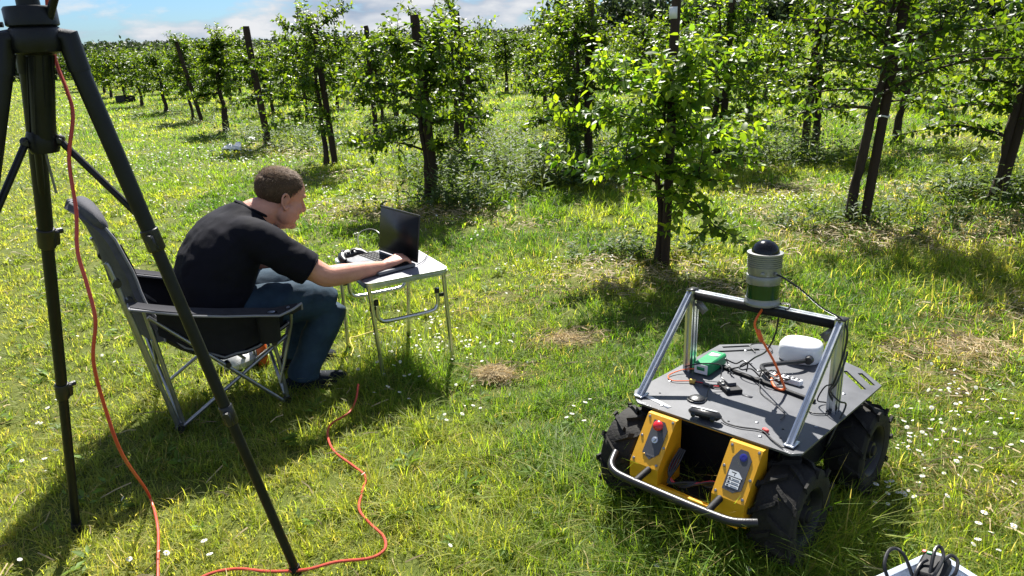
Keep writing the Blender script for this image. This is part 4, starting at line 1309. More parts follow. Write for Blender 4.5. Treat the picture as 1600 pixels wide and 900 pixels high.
for (x0, x1, lab) in ((-.187, -.082, 'yellow console with red stop button'), (.106, .212, 'yellow console with status label')):
    con = console(x0, x1).build('console', MT['yellow'], rob, angle=20)
    tag(con, lab)
    xc = (x0 + x1) / 2
    left = x0 < 0
    w, hh = .029, PLEN * .41
    poly = [(-w, hh * .95), (w * .35, hh * .95), (w, hh * .62), (w, -hh * .55), (w * .1, -hh * .92), (-w, -hh * .7)] if left else [(-w * .45, hh * .95), (w * .35, hh * .95), (w, hh * .62), (w, -hh * .92 + .012), (w * .2, -hh * .95), (-w, -hh * .9), (-w, hh * .5)]
    b = MB(); b.prism(poly, 0, .0025, mat=panel_at(xc + (.008 if left else .002), .48, .0003)); plate_ = b.build('control_plate', MT['slategrey'], con)
    for (dx, t) in ((-.042, .06), (.044, .05), (-.044, .46), (.045, .56), (-.043, .93), (.042, .92)):
        b = MB(); m = panel_at(xc + dx, t, 0)
        b.lathe([(.0048, 0), (.0048, .0015), (.0035, .003), (.0008, .0032)], m.translation, 10, m.to_3x3()); b.build('screw', MT['steel'], con)
    if left:
        m = panel_at(xc + .006, .20, .002)
        b = MB(); b.lathe([(.010, 0), (.010, .008), (.0165, .010), (.017, .016), (.013, .021), (.004, .023)], m.translation, 18, m.to_3x3()); b.build('stop_button', MT['redbutton'], plate_)
        m = panel_at(xc + .007, .47, .002)
        b = MB(); b.lathe([(.011, 0), (.011, .003), (.007, .004), (.006, .011), (.002, .012)], m.translation, 14, m.to_3x3()); b.build('key_switch', MT['alu'], plate_)
        txt, sz, m = 'clearpath', .0095, panel_at(xc - .006, .79, .0032)
        b = MB(); b.lathe([(.003, 0), (.003, .0008)], panel_at(xc - .012, .785, .0026).translation, 8, PM.to_3x3()); b.build('logo_dot', MT['yellow'], plate_)
    else:
        m = panel_at(xc + .005, .22, .002)
        b = MB(); b.lathe([(.012, 0), (.012, .002), (.009, .003), (.004, .0025)], m.translation, 18, m.to_3x3()); b.build('round_emblem', MT['bluelens'], plate_)
        lm = panel_at(xc + .002, .60, .003)
        b = MB()
        b.prism([(-.024, .018), (.004, .018), (.020, .004), (.020, .001), (-.024, .001)], 0, .0008, [[(-.016, .014), (-.016, .011), (-.006, .011), (-.006, .003), (-.003, .003), (-.003, .011), (.000, .011), (.000, .014)]], lm)
        for i in range(3): b.box(lm @ Vector((0.002 - .004, -.006 - i * .0105, .0004)), (.040, .0082, .0008), lm.to_3x3())
        b.build('status_label', MT['white'], plate_)
        b = MB()
        for i in range(3):
            b.box(lm @ Vector((-.016, -.006 - i * .0105, .0011)), (.006, .0045, .0005), lm.to_3x3()); b.box(lm @ Vector((.003, -.006 - i * .0105, .0011)), (.022, .0014, .0005), lm.to_3x3())
        b.build('label_print', MT['blackmatt'], plate_)
        txt = None
    if txt:
        cu = bpy.data.curves.new('logo_text', 'FONT'); cu.body = txt; cu.size = sz; cu.extrude = .0003
        to = bpy.data.objects.new('logo_text', cu); COL.objects.link(to)
        dg = bpy.context.evaluated_depsgraph_get()
        tm = bpy.data.meshes.new_from_object(to.evaluated_get(dg)); bpy.data.objects.remove(to)
        tm.name = 'logo_text'; tm.materials.clear(); tm.materials.append(MT['piping'])
        o = link('logo_text', tm, plate_); o.matrix_local = m
b = MB(); b.box((CX, YB + .012, .155), (.30, .018, .028), None, .002); b.box((CX, YB + .03, .137), (.36, .05, .008)); b.build('front_sill', MT['yellow'], rob)
b = MB(); b.box((CX, -.296, .3545), (.40, .012, .008), None, .002); b.build('front_lip', MT['yellow'], rob)
for (cc, y0, n_) in (('redbutton', -.375, 2), ('blackplastic', -.380, 4)):
    b = MB()
    for i in range(n_):
        o = .006 * i
        b.tube([(-.062 + o, -.335, .27), (-.066 + o, y0 - .01 + o, .225), (-.05, y0 - .025 - o, .19), (-.01, y0 - .02, .178 + o), (.03, y0 - .012 + o, .20), (.07, y0 + .01, .215 - o), (.104, y0 + .03, .21 + o)], .0032, 6, 5)
    b.build('wiring', MT[cc], rob)
# bumper bar
b = MB(); b.tube([(-.252, -.42, .222), (-.246, -.44, .216), (-.230, -.475, .208), (-.20, -.497, .203), (-.15, -.502, .200), (0, -.503, .199), (.15, -.502, .200), (.205, -.499, .202), (.235, -.486, .204), (.268, -.462, .206)], .0125, 14, 4); bum = b.build('bumper', MT['blackplastic'], rob)
for x in (-.115, .135):
    b = MB(); b.tube([(x, YB + .002, .215), (x - .002, -.503, .203)], .0105, 12); b.build('bumper_stay', MT['blackmatt'], bum)
# deck plate with slots
DZ = .366
dp = [(-.290, -.268), (-.245, -.312), (.285, -.312), (.308, -.285), (.310, .355), (.205, .46), (.09, .515), (-.09, .515), (-.205, .46), (-.310, .355), (-.310, -.235)]
def slot(p, q, w=.017):
    p, q = Vector(p), Vector(q); d = (q - p).normalized(); n_ = Vector((-d.y, d.x)) * w / 2
    return [tuple(p - n_), tuple(q - n_), tuple(q + n_), tuple(p + n_)]
holes = [slot((.165, .405), (.276, .282)), slot((.214, .418), (.287, .337)), slot((-.276, .282), (-.165, .405)), slot((-.287, .337), (-.214, .418))]
for (x, y) in ((-.23, -.20), (.2, -.18), (-.05, -.05), (.1, .1), (-.12, .25), (.18, .26), (.22, -.24), (.05, -.24), (-.27, .18)):
    holes.append([(x + .0045 * math.cos(a), y + .0045 * math.sin(a)) for a in np.linspace(0, 2 * PI, 9)[:-1]])
b = MB(); b.prism(dp, DZ - .0065, DZ, holes); deck = b.build('deck', MT['plate'], rob)
b = MB()
for (x, y) in ((-.26, -.09), (.27, -.1), (.17, -.27), (-.17, -.28), (.12, -.19), (.24, .2), (-.2, .36), (.1, .40)): b.lathe([(.006, DZ), (.006, DZ + .002), (.003, DZ + .0035)], (x, y, 0), 10)
b.build('deck_bolts', MT['steel'], deck)
b = MB(); b.box((-.205, -.262, DZ + .0012), (.13, .018, .001), Euler((0, 0, -.25))); b.build('tape_strip', MT['paper'], deck)
b = MB(); b.box((.005, -.028, DZ + .0012), (.035, .014, .001)); b.build('sticker', MT['slategrey'], deck)
# aluminium frame of slotted profile
def profile(w, d, gx=1, gy=1):
    """Outline of slotted extrusion: gx grooves on the w sides, gy on the d sides."""
    g, dep = .0052, .008
    pts = []
    def side(p, q, k):
        p, q = Vector(p), Vector(q); L = (q - p).length; dr = (q - p) / L; nn_ = Vector((-dr.y, dr.x))
        r = [p]
        for i in range(k):
            c = L * (i + .5) / k
            r += [p + dr * (c - g), p + dr * (c - g) + nn_ * dep, p + dr * (c + g) + nn_ * dep, p + dr * (c + g)]
        return r
    c = [(-w / 2, -d / 2), (w / 2, -d / 2), (w / 2, d / 2), (-w / 2, d / 2)]
    for i in range(4): pts += side(c[i], c[(i + 1) % 4], (gx, gy)[i % 2])
    return [tuple(p) for p in pts]
def bar(p, q, w, d, up, gx=1, gy=1):
    p, q = Vector(p), Vector(q); z = (q - p).normalized(); x = Vector(up).cross(z).normalized(); y = z.cross(x)
    m = Matrix((x, y, z)).transposed().to_4x4(); m.translation = p
    b = MB(); b.prism(profile(w, d, gx, gy), 0, (q - p).length, mat=m); return b
FT = DZ + .312
frame = empty('deck_frame', (0, 0, 0)); frame.parent = rob
for sx in (-1, 1):
    bar((sx * .263, .045, DZ), (sx * .263, .045, FT), .028, .044, (0, 1, 0), 1, 2).build('upright', MT['alu'], frame, angle=25)
    bar((sx * .2635, -.275, DZ + .002), (sx * .2635, .030, FT - .010), .020, .020, (1, 0, 0)).build('strut', MT['alu'], frame, angle=25)
    b = MB(); b.box((sx * .225, .045, FT - .055), (.05, .018, .004), Euler((0, sx * rad(-45), 0))); b.box((sx * .225, .045, FT - .06), (.045, .004, .03), Euler((0, sx * rad(-45), 0)))
    b.build('corner_bracket', MT['silver'], frame)
    b = MB(); b.box((sx * .2635, -.262, DZ + .006), (.032, .05, .006), None, .002); b.build('foot_bracket', MT['alu'], frame)
    b = MB(); b.box((sx * .263, .045, FT + .0012), (.030, .046, .002)); b.build('end_cap', MT['blackplastic'], frame)
bar((-.249, .045, FT - .017), (.249, .045, FT - .017), .032, .030, (0, 0, 1)).build('crossbar', MT['alu'], frame, angle=25)
b = MB(); b.box((0, .027, FT - .017), (.49, .005, .027)); b.build('bar_cover', MT['blackmatt'], frame)
MR = Euler((-.045, -.023, -.779), 'XYZ').to_matrix()
RO = Vector((.794, 2.253, .012))
def rw(x, y, z): return RO + MR @ Vector((x, y, z))
def on_robot(name, x, y, z, yaw, label, cat):
    o = empty(name, rw(x, y, z), (0, 0, 0), label, cat)
    o.rotation_euler = (MR @ Matrix.Rotation(yaw, 3, 'Z')).to_euler()
    return o
# laser scanner and receiver stacked on the crossbar
z0 = FT + .0012
li = on_robot('laser_scanner', 0, .04, z0, 0, 'silver and green cylindrical laser scanner with black dome on the crossbar', 'sensor')
b = MB(); b.lathe([(.057, 0), (.058, .003), (.058, .010), (.055, .014), (.0545, .024)], n=36); b.build('base_ring', MT['silver'], li)
b = MB(); b.lathe([(.0535, .024), (.0535, .073)], n=40); b.build('green_window', MT['glassgreen'], li)
b = MB(); b.lathe([(.0545, .073), (.0555, .075), (.0555, .100), (.0545, .102), (.052, .1025)], n=36); b.build('upper_ring', MT['silver'], li)
b = MB(); b.lathe([(.052, .1025), (.0525, .104), (.0525, .128)], n=36)
for a in (-1.2, -.4): b.lathe([(.007, 0), (.007, .006), (.004, .007)], (.0525 * math.cos(a), .0525 * math.sin(a), .113), 10, Euler((PI / 2, 0, a + PI / 2)))
b.build('mount_body', MT['silver'], li)
pf = []
for i in range(6): pf += [(.0555, .128 + i * .0068), (.0555, .1318 + i * .0068), (.0515, .132 + i * .0068), (.0515, .1346 + i * .0068)]
b = MB(); b.lathe(pf + [(.0575, .169), (.0575, .176), (.045, .177)], n=36); b.build('cooling_ribs', MT['silver'], li)
b = MB(); b.lathe([(.0445 * math.cos(a), .177 + .040 * math.sin(a)) for a in np.linspace(0, PI / 2 - .02, 10)], n=32); b.build('dome', MT['dome'], li)
# things lying on the deck
g = on_robot('battery_pack', -.212, .105, DZ, rad(4), 'green battery pack lying by the left upright on the robot deck', 'battery')
b = MB(); b.box((0, 0, .0235), (.062, .15, .045), None, .006); b.build('case', MT['green'], g)
b = MB(); b.box((0, -.0762, .0235), (.052, .003, .036), None, .002); b.build('end_panel', MT['white'], g)
b = MB(); b.box((0, -.0782, .026), (.030, .002, .012)); b.build('print', MT['green'], g)
b = MB(); b.box((.002, .03, .0465), (.035, .03, .0012)); b.build('label', MT['paper'], g)
g = on_robot('antenna_housing', -.005, .415, DZ, rad(8), 'white rounded antenna housing at the back of the robot deck', 'antenna')
b = MB()
o_ = []
for (r, z) in ((.92, .002), (1, .012), (1.0, .050), (.97, .062), (.88, .071), (.7, .076), (.3, .078)):
    ring = []
    for k in range(40):
        a = 2 * PI * k / 40
        c_, s_ = math.cos(a), math.sin(a)
        e = .74
        ring.append(Vector((.077 * r * math.copysign(abs(c_) ** e, c_), .070 * r * math.copysign(abs(s_) ** e, s_), z)))
    o_.append(ring)
b.rings(o_); b.build('shell', MT['white'], g)
b = MB(); b.tube([(.05, -.066, .030), (.05, -.088, .030)], [.016, .014], 12); b.build('socket', MT['blackplastic'], g)
b = MB(); b.box((0, 0, .0775), (.0012, .08, .0012)); b.build('seam', MT['slategrey'], g)
g = on_robot('circuit_board', -.066, -.018, DZ, rad(-38), 'small black circuit board block in the middle of the robot deck', 'circuit board')
b = MB(); b.box((0, 0, .008), (.082, .058, .015), None, .002); b.build('block', MT['blackmatt'], g)
b = MB(); b.box((-.012, .006, .021), (.036, .03, .012), None, .001); b.build('relay', MT['slategrey'], g)
for x in (-.03, -.01, .03):
    b = MB(); b.box((x, -.02, .0185), (.012, .012, .006)); b.build('terminal', MT['silver'], g)
g = on_robot('terminal_strip', .045, .172, DZ, rad(-4), 'white terminal strip lying across the robot deck', 'terminal strip')
b = MB(); b.box((0, 0, .011), (.125, .026, .020), None, .003); b.build('strip', MT['white'], g)
for i in range(7):
    b = MB(); b.box((-.05 + i * .0165, 0, .0218), (.009, .015, .002)); b.build('terminal', MT['slategrey'], g)
g = on_robot('cable_duct', 0, .104, DZ, rad(-11), 'long low black cable duct across the robot deck', 'cable duct')
b = MB(); b.box((0, 0, .006), (.40, .016, .011), None, .002); b.build('rail', MT['blackmatt'], g)
g = on_robot('receiver_puck', -.104, -.17, DZ, 0, 'round black receiver puck near the front of the robot deck', 'receiver')
b = MB(); b.lathe([(.026, 0), (.027, .004), (.025, .011), (.017, .0155), (.004, .017)], n=22); b.build('body', MT['blackplastic'], g)
b = MB(); b.tube([(.0268 * math.cos(a), .0268 * math.sin(a), .004) for a in np.linspace(0, 2 * PI, 25)[:-1]], .0012, 5, closed=True); b.build('ring', MT['silver'], g)
g = on_robot('depth_camera', -.012, -.272, DZ, rad(8), 'black stereo camera on the front edge of the robot deck', 'camera')
b = MB(); b.box((0, -.01, .022), (.105, .036, .026), Euler((-.25, 0, 0)), .010); b.build('body', MT['blackplastic'], g)
b = MB(); b.box((0, .014, .006), (.05, .04, .010), None, .003); b.build('mount', MT['blackmatt'], g)
b = MB(); b.box((-.004, -.006, .0368), (.085, .016, .0012), Euler((-.25, 0, 0))); b.build('white_strip', MT['white'], g)
for x in (-.032, .032):
    b = MB(); b.lathe([(.008, 0), (.008, .002), (.002, .0025)], (x, -.028, .018), 12, Euler((PI / 2 - .25, 0, 0))); b.build('lens', MT['dome'], g)
g = on_robot('power_connector', -.19, -.055, DZ, rad(12), 'small brass coloured connector with red and black leads on the deck', 'connector')
b = MB(); b.box((0, 0, .008), (.022, .014, .015), None, .002); b.build('plug', MT['brass'], g)
b = MB(); b.tube([(.011, .003, .008), (.04, .006, .007), (.07, .0, .006), (.10, .012, .006), (.125, .03, .012)], .0022, 6, 4); b.build('red_lead', MT['redbutton'], g)
b = MB(); b.tube([(.011, -.003, .008), (.04, -.004, .007), (.075, -.008, .006), (.11, .002, .006), (.13, .022, .012)], .0022, 6, 4); b.build('black_lead', MT['blackplastic'], g)
b = MB(); b.tube([(.04, .001, .007), (.075, -.004, .007)], .0065, 8); b.build('sleeve', MT['slategrey'], g)
g = on_robot('cable_clip', .17, -.235, DZ, rad(-30), 'small red clip on a lead at the deck front', 'clip')
b = MB(); b.box((0, 0, .007), (.022, .014, .012), None, .003); b.build('clip_body', MT['tagred'], g)
def cable(pts, r, m, label, n=6, cat='cable'):
    b = MB(); b.tube([rw(*p) for p in pts], r, 7, n)
    return tag(b.build('cable', MT[m]), label, cat)
Z = DZ + .005
cable([(.01, .03, FT - .012), (.0, .0, FT - .06), (.012, .02, FT - .11), (.02, .04, FT - .14), (.05, .06, DZ + .11), (.075, .075, DZ + .045), (.085, .08, DZ + .012), (.05, .085, DZ + .008), (.02, .12, DZ + .02), (.03, .16, DZ + .03)], .0042, 'orange', 'orange cable hanging from the scanner down to the robot deck')
b = MB(); b.tube([rw(.006, .012, FT - .085), rw(.016, .026, FT - .125)], .0085, 8); tag(b.build('cable_ferrite', MT['orange']), 'orange ferrite bead halfway up the orange cable', 'ferrite bead')
cable([(.053, .02, z0 + .112), (.09, .0, z0 + .11), (.14, .01, z0 + .08), (.20, .03, z0 + .03), (.262, .03, FT + .006), (.285, .035, FT - .03), (.285, .03, DZ + .22), (.272, .01, DZ + .12), (.255, .02, DZ + .07), (.28, .03, DZ + .02), (.25, .02, Z)], .0032, 'blackplastic', 'black cable arching from the scanner to the right upright')
cable([(.05, .06, FT + .004), (.085, .055, FT + .012), (.095, .04, FT + .004), (.07, .03, FT - .02), (.06, .03, FT - .09), (.02, .06, FT - .17), (-.05, .12, DZ + .08), (-.10, .14, DZ + .03), (-.14, .12, DZ + .012), (-.11, .09, DZ + .012)], .003, 'blackplastic', 'black cable drooping from the crossbar to the duct on the deck')
cable([(.045, .33, DZ + .03), (.03, .29, DZ + .034), (-.02, .23, DZ + .032), (-.05, .19, DZ + .028), (-.02, .155, DZ + .024), (.02, .13, DZ + .022), (.055, .115, DZ + .02)], .0085, 'blackplastic', 'thick black plug lead from the white housing to the duct')
cable([(-.24, .04, DZ + .03), (-.255, .0, DZ + .03), (-.2, .02, DZ + .05), (-.14, .05, DZ + .05), (-.12, .02, DZ + .02), (-.085, .0, DZ + .02)], .0025, 'blackplastic', 'black lead from the green battery to the circuit board')
cable([(-.23, .03, DZ + .02), (-.27, .0, DZ + .012), (-.285, -.06, DZ + .006), (-.25, -.09, DZ + .006), (-.2, -.058, DZ + .008)], .0022, 'orange', 'thin orange lead along the left deck edge')
cable([(-.085, -.04, DZ + .018), (-.11, -.07, DZ + .02), (-.095, -.12, DZ + .008), (-.08, -.16, Z), (-.10, -.195, Z), (-.128, -.19, Z), (-.13, -.165, DZ + .008)], .0022, 'blackplastic', 'black lead curling from the circuit board round the puck')
cable([(.03, -.255, DZ + .012), (.055, -.265, Z), (.10, -.262, Z), (.16, -.24, Z), (.21, -.275, Z), (.255, -.3, Z)], .0026, 'blackplastic', 'black lead running along the front deck edge')
cable([(-.01, .09, DZ + .014), (.03, .02, Z), (.10, -.03, Z), (.16, -.08, Z), (.17, -.13, Z)], .0018, 'blackplastic', 'thin black lead across the open middle of the deck')
cable([(.29, .04, FT - .1), (.295, .02, DZ + .2), (.29, -.02, DZ + .13), (.27, -.01, DZ + .09), (.295, .0, DZ + .06), (.30, .05, DZ + .03), (.30, -.02, DZ - .02), (.285, -.04, DZ - .08), (.26, .0, DZ - .1)], .003, 'blackplastic', 'black lead tied to the right upright and looping under the deck')
cable([(.26, .02, DZ + .1), (.235, .03, DZ + .08), (.21, .05, DZ + .02), (.23, .08, Z), (.26, .01, Z), (.22, -.02, Z), (.19, .03, Z)], .0024, 'blackplastic', 'small tangle of black lead at the foot of the right upright')
rc = random.Random(4)
for i, (cx, cy, lab) in enumerate(((-.12, .135, 'loose black wire loop beside the green battery'), (-.05, .125, 'loose black wire loop left of the orange cable'), (.03, .115, 'loose black wire loop under the orange cable'))):
    cable([(cx + .05 * math.cos(a) * rc.uniform(.6, 1.2), cy + .03 * math.sin(a) * rc.uniform(.6, 1.2), DZ + .014 + .03 * abs(math.sin(a * 1.5 + i))) for a in np.linspace(0, 4.5 + i, 8)], .0027, 'blackplastic', lab)
cable([(-.16, .36, DZ + .004), (-.2, .4, DZ + .012), (-.16, .43, DZ + .02), (-.12, .42, DZ + .008), (-.11, .38, Z)], .0022, 'blackplastic', 'short black lead by the slots at the far left deck corner')

# ------------------------------------------------------------------ storage box in the near corner
ZB_ = .30
k0 = bp(1461, 858, ZB_)
d1 = (bp(1352, 903, ZB_) - k0); d2 = (bp(1532, 903, ZB_) - k0)
byaw = math.atan2(d2.y, d2.x)
ex = Vector((math.cos(byaw), math.sin(byaw), 0)); ey = Vector((-ex.y, ex.x, 0))
if ey.dot(d1) < 0: pass
bx = empty('storage_box', (k0.x, k0.y, 0), (0, 0, byaw), 'open clear plastic storage box at the bottom right corner of the view', 'storage box')
sgy = 1 if ey.dot(d1) > 0 else -1
BX, BY = .40, .32
b = MB()
def bring(ins, z): 
    q = [(ins, ins), (BX - ins, ins), (BX - ins, BY - ins), (ins, BY - ins)]
    r = .03
    cx, cy = BX / 2, BY / 2
    return [Vector((cx + x, sgy * (cy + y), z)) for (x, y) in rrect(BX - 2 * ins, BY - 2 * ins, r)]
b.rings([bring(.030, .012), bring(.012, ZB_ - .02), bring(.010, ZB_ - .016), bring(.0, ZB_ - .014), bring(.0, ZB_), bring(.004, ZB_ + .002), bring(.014, ZB_ - .002), bring(.016, ZB_ - .02), bring(.034, .018)], True)
b.build('tub', MT['bin'], bx, angle=30)
b = MB()
for i in range(4): b.box((.07 + i * .085, sgy * .014, .16), (.016, .006, .24), None, .002)
b.build('ribs', MT['bin'], bx)
q = k0 + Vector((0, 0, 0))
inside = (ex + ey * sgy).normalized()
def nearbox(u, v, z): return bp(u, v, z)
pa = nearbox(1462, 884, ZB_ + .02)
ad = empty('power_strip', (pa.x, pa.y, ZB_ - .012), (rad(8), rad(-10), byaw + rad(20)), 'black power block with green switch on the storage box', 'power block')
b = MB(); b.box((0, 0, .02), (.062, .085, .036), None, .007); b.build('case', MT['blackmatt'], ad)
b = MB(); b.box((-.012, .034, .0395), (.02, .010, .005), None, .002); b.build('green_switch', MT['green'], ad)
b = MB(); b.box((-.028, .036, .039), (.009, .009, .004), None, .001); b.build('red_mark', MT['tagred'], ad)
for (pts, lab) in (([(1392, 915, .30), (1382, 885, .335), (1388, 862, .35), (1400, 857, .352), (1413, 868, .345), (1424, 895, .31), (1430, 915, .28)], 'thick black cable loop standing on the left rim of the storage box'),
                   ([(1450, 915, .30), (1458, 870, .345), (1463, 856, .355), (1470, 855, .355), (1474, 870, .345), (1462, 895, .335), (1446, 915, .30)], 'black cable loop hugging the power block'),
                   ([(1474, 876, .34), (1486, 868, .345), (1496, 876, .34), (1493, 895, .325), (1480, 908, .30)], 'black cable loop right of the power block'),
                   ([(1425, 915, .29), (1432, 893, .315), (1440, 880, .325), (1450, 874, .335)], 'black lead rising to the power block from the left')):
    b = MB(); b.tube([bp(*p) for p in pts], .0042, 8, 7); tag(b.build('cable', MT['blackplastic']), lab, 'cable')

# ------------------------------------------------------------------ odds and ends on the grass
p = bp(363, 236)
g = empty('plastic_sheet', p, (0, 0, .3), 'crumpled white plastic sheet lying on the lawn before the orchard', 'plastic sheet')
g.scale = (.72, .72, .72)
b = MB(); rg = []
for i in range(9):
    t = i / 8 - .5
    rg.append([Vector((t * .40, (j / 6 - .5) * .26, .09 + .05 * t + .05 * math.sin(t * 9 + j) + .035 * math.cos(j * 1.7 + i * .6) - .05 * (abs(j - 3) > 2))) for j in range(7)])
for i in range(8):
    for j in range(6):
        o = len(b.v); b.add([rg[i][j], rg[i + 1][j], rg[i + 1][j + 1], rg[i][j + 1]], [(0, 1, 2, 3)])
b.v = [(x, y, z) for (x, y, z) in b.v]
top_n = len(b.f)
b.add([Vector(v) - Vector((0, 0, .012)) for v in b.v], [tuple(reversed(f)) for f in b.f])
b.build('sheet', MT['white'], g, angle=60)
b = MB(); b.box((.0, .0, .03), (.32, .18, .06), None, .01); b.build('dark_underside', MT['blackmatt'], g)  # black block set below the sheet as its dark underside
p = bp(395, 222)
g = empty('paper_scrap', p, (0, 0, .8), 'small pale scrap in the weeds beyond the white sheet', 'scrap')
b = MB(); b.box((0, 0, .06), (.16, .10, .012), Euler((.5, .2, 0)), .004); b.box((.03, .05, .045), (.1, .05, .01), Euler((-.3, .3, .4)), .003); b.build('sheet', MT['paper'], g)
p = bp(197, 160)
g = empty('dark_crate', p, (0, 0, -.6), 'low dark crate under the far trees of the first row', 'crate')
g.scale = (.55, .55, .7)
b = MB()
for sx in (-1, 1): b.box((sx * .5, 0, .17), (.03, .6, .26), None, .005)
for sy in (-1, 1): b.box((0, sy * .3, .17), (1.0, .03, .26), None, .005)
b.build('sides', MT['blackmatt'], g)
b = MB(); b.box((0, 0, .05), (1.0, .6, .03)); b.build('bottom', MT['blackmatt'], g)
for sx in (-1, 1):
    b = MB(); b.box((sx * .42, 0, .018), (.08, .6, .036)); b.build('skid', MT['stake'], g)
p = bp(409, 566, .02)
g = empty('tool_case', (p.x, p.y, 0), (0, 0, .5), 'orange case standing on the grass behind the man\'s legs', 'case')
b = MB(); b.box((0, 0, .085), (.05, .17, .15), None, .014); b.build('shell', MT['orange'], g)
b = MB(); b.tube([(0, -.05, .158), (0, -.045, .185), (0, .045, .185), (0, .05, .158)], .008, 8, 4); b.build('handle', MT['blackplastic'], g)
b = MB(); b.box((-.0265, 0, .085), (.003, .13, .10), None, .001); b.build('side_panel', MT['blackplastic'], g)
p = bp(380, 562, .03)
g = empty('paper_sheet', (p.x, p.y, 0), (0, 0, .4), 'white paper bag lying on the grass under the chair', 'bag')
b = MB(); rg = [[Vector((.13 * math.cos(a) * r, .09 * math.sin(a) * r, z + .012 * math.sin(3 * a + r * 5))) for a in np.linspace(0, 2 * PI, 17)[:-1]] for (r, z) in ((.9, .02), (1, .045), (.8, .07), (.4, .085), (.05, .08))]
b.rings(rg); b.build('bag', MT['paper'], g)
b = MB(); b.tube([bp(604, 512, .07), bp(575, 520, .06), bp(556, 526, .06), bp(547, 528, .06), bp(548, 536, .05), bp(552, 545, .05), bp(548, 556, .05)], .0035, 6, 6)
tag(b.build('cord', MT['yellowcord']), 'thin yellow cord in the grass by the table leg', 'cord')

# ------------------------------------------------------------------ camp chair
CO, CYAW = Vector((-1.38, 3.15, 0)), rad(33)
chair = empty('camping_chair', CO, (0, 0, CYAW), 'grey and black folding camping chair under the seated man', 'chair')
def sheet(rows, th, name, m, parent, flip=False):
    """A cloth panel: rows of points, given thickness along its normals."""
    n, k = len(rows), len(rows[0])
    V = [Vector(p) for r in rows for p in r]
    N = [Vector() for _ in V]
    F = []
    for i in range(n - 1):
        for j in range(k - 1):
            f = (i * k + j, i * k + j + 1, (i + 1) * k + j + 1, (i + 1) * k + j)
            F.append(f)
            nn_ = (V[f[1]] - V[f[0]]).cross(V[f[3]] - V[f[0]])
            for q in f: N[q] += nn_
    V2 = [v - nn_.normalized() * th for v, nn_ in zip(V, N)]
    o = len(V)
    F2 = [tuple(reversed([q + o for q in f])) for f in F]
    bd = [(j, j + 1) for j in range(k - 1)] + [(i * k + k - 1, (i + 1) * k + k - 1) for i in range(n - 1)] + [((n - 1) * k + j + 1, (n - 1) * k + j) for j in range(k - 1)][::-1] + [((i + 1) * k, i * k) for i in range(n - 1)][::-1]
    S_ = [(b_, a_, a_ + o, b_ + o) for a_, b_ in bd]
    b = MB(); b.add(V + V2, F + F2 + S_)
    return b.build(name, m, parent, angle=50), V
def edge_pipe(rows, r, parent, sides='udlr'):
    loop = [Vector(p) for p in rows[0]] + [Vector(r_[-1]) for r_ in rows[1:]] + [Vector(p) for p in rows[-1][::-1][1:]] + [Vector(r_[0]) for r_ in rows[::-1][1:-1]]
    b = MB(); b.tube(loop, r, 6, closed=True)
    return b.build('piping', MT['piping'], parent)
rows = []
NB = 14
for i in range(NB):
    t = i / (NB - 1)
    z = .43 + .58 * t
    hw = .235 - .02 * t
    if t > .72: hw *= math.sqrt(max(1 - ((t - .72) / .285) ** 2, .02)) * .98 + .02
    tt = float(np.interp(z, [.43, .6, .755, .9, .97, 1.01], [-.225, -.258, -.292, -.335, -.375, -.43]))
    row = []
    for j in range(13):
        s = (j / 6 - 1)
        wr = .004 * math.sin(j * 2.1 + i * 1.3) + .006 * math.sin(i * .9 + j)
        row.append((tt - .055 * (1 - s * s) * math.sin(PI * min(1, .25 + t * .75)) + wr, s * hw, z))
    rows.append(row)
back, _ = sheet(rows, .026, 'backrest', MT['fabric'], chair)
edge_pipe([[(p[0] + .004, p[1], p[2]) for p in r] for r in rows], .0055, back)
b = MB(); b.ball((-.372, 0, .945), (.040, .212, .080), 24, 12, Euler((0, rad(-24), 0))); b.v = [(x - .03 * (abs(y) / .21) ** 2 * -.6, y, z) for (x, y, z) in b.v]; b.build('head_pad', MT['fabric'], back)
r2 = [[(p[0] + .018, p[1] * .55, p[2]) for p in r] for r in rows[3:10]]
sheet(r2, .006, 'back_pad', MT['fabricdark'], back)
rows = []
for i in range(12):
    t = i / 11
    tt = -.25 + .54 * t
    zc_ = float(np.interp(t, [0, .2, .45, .65, .85, 1], [.43, .31, .245, .25, .30, .355]))
    rows.append([(tt, s * (.235 + .02 * t), zc_ + .07 * s * s * (1 - .4 * t) + .004 * math.sin(i * 2 + s * 5)) for s in np.linspace(-1, 1, 11)])
seat, _ = sheet(rows, -.010, 'seat', MT['fabricdark'], chair)
edge_pipe(rows, .005, seat)
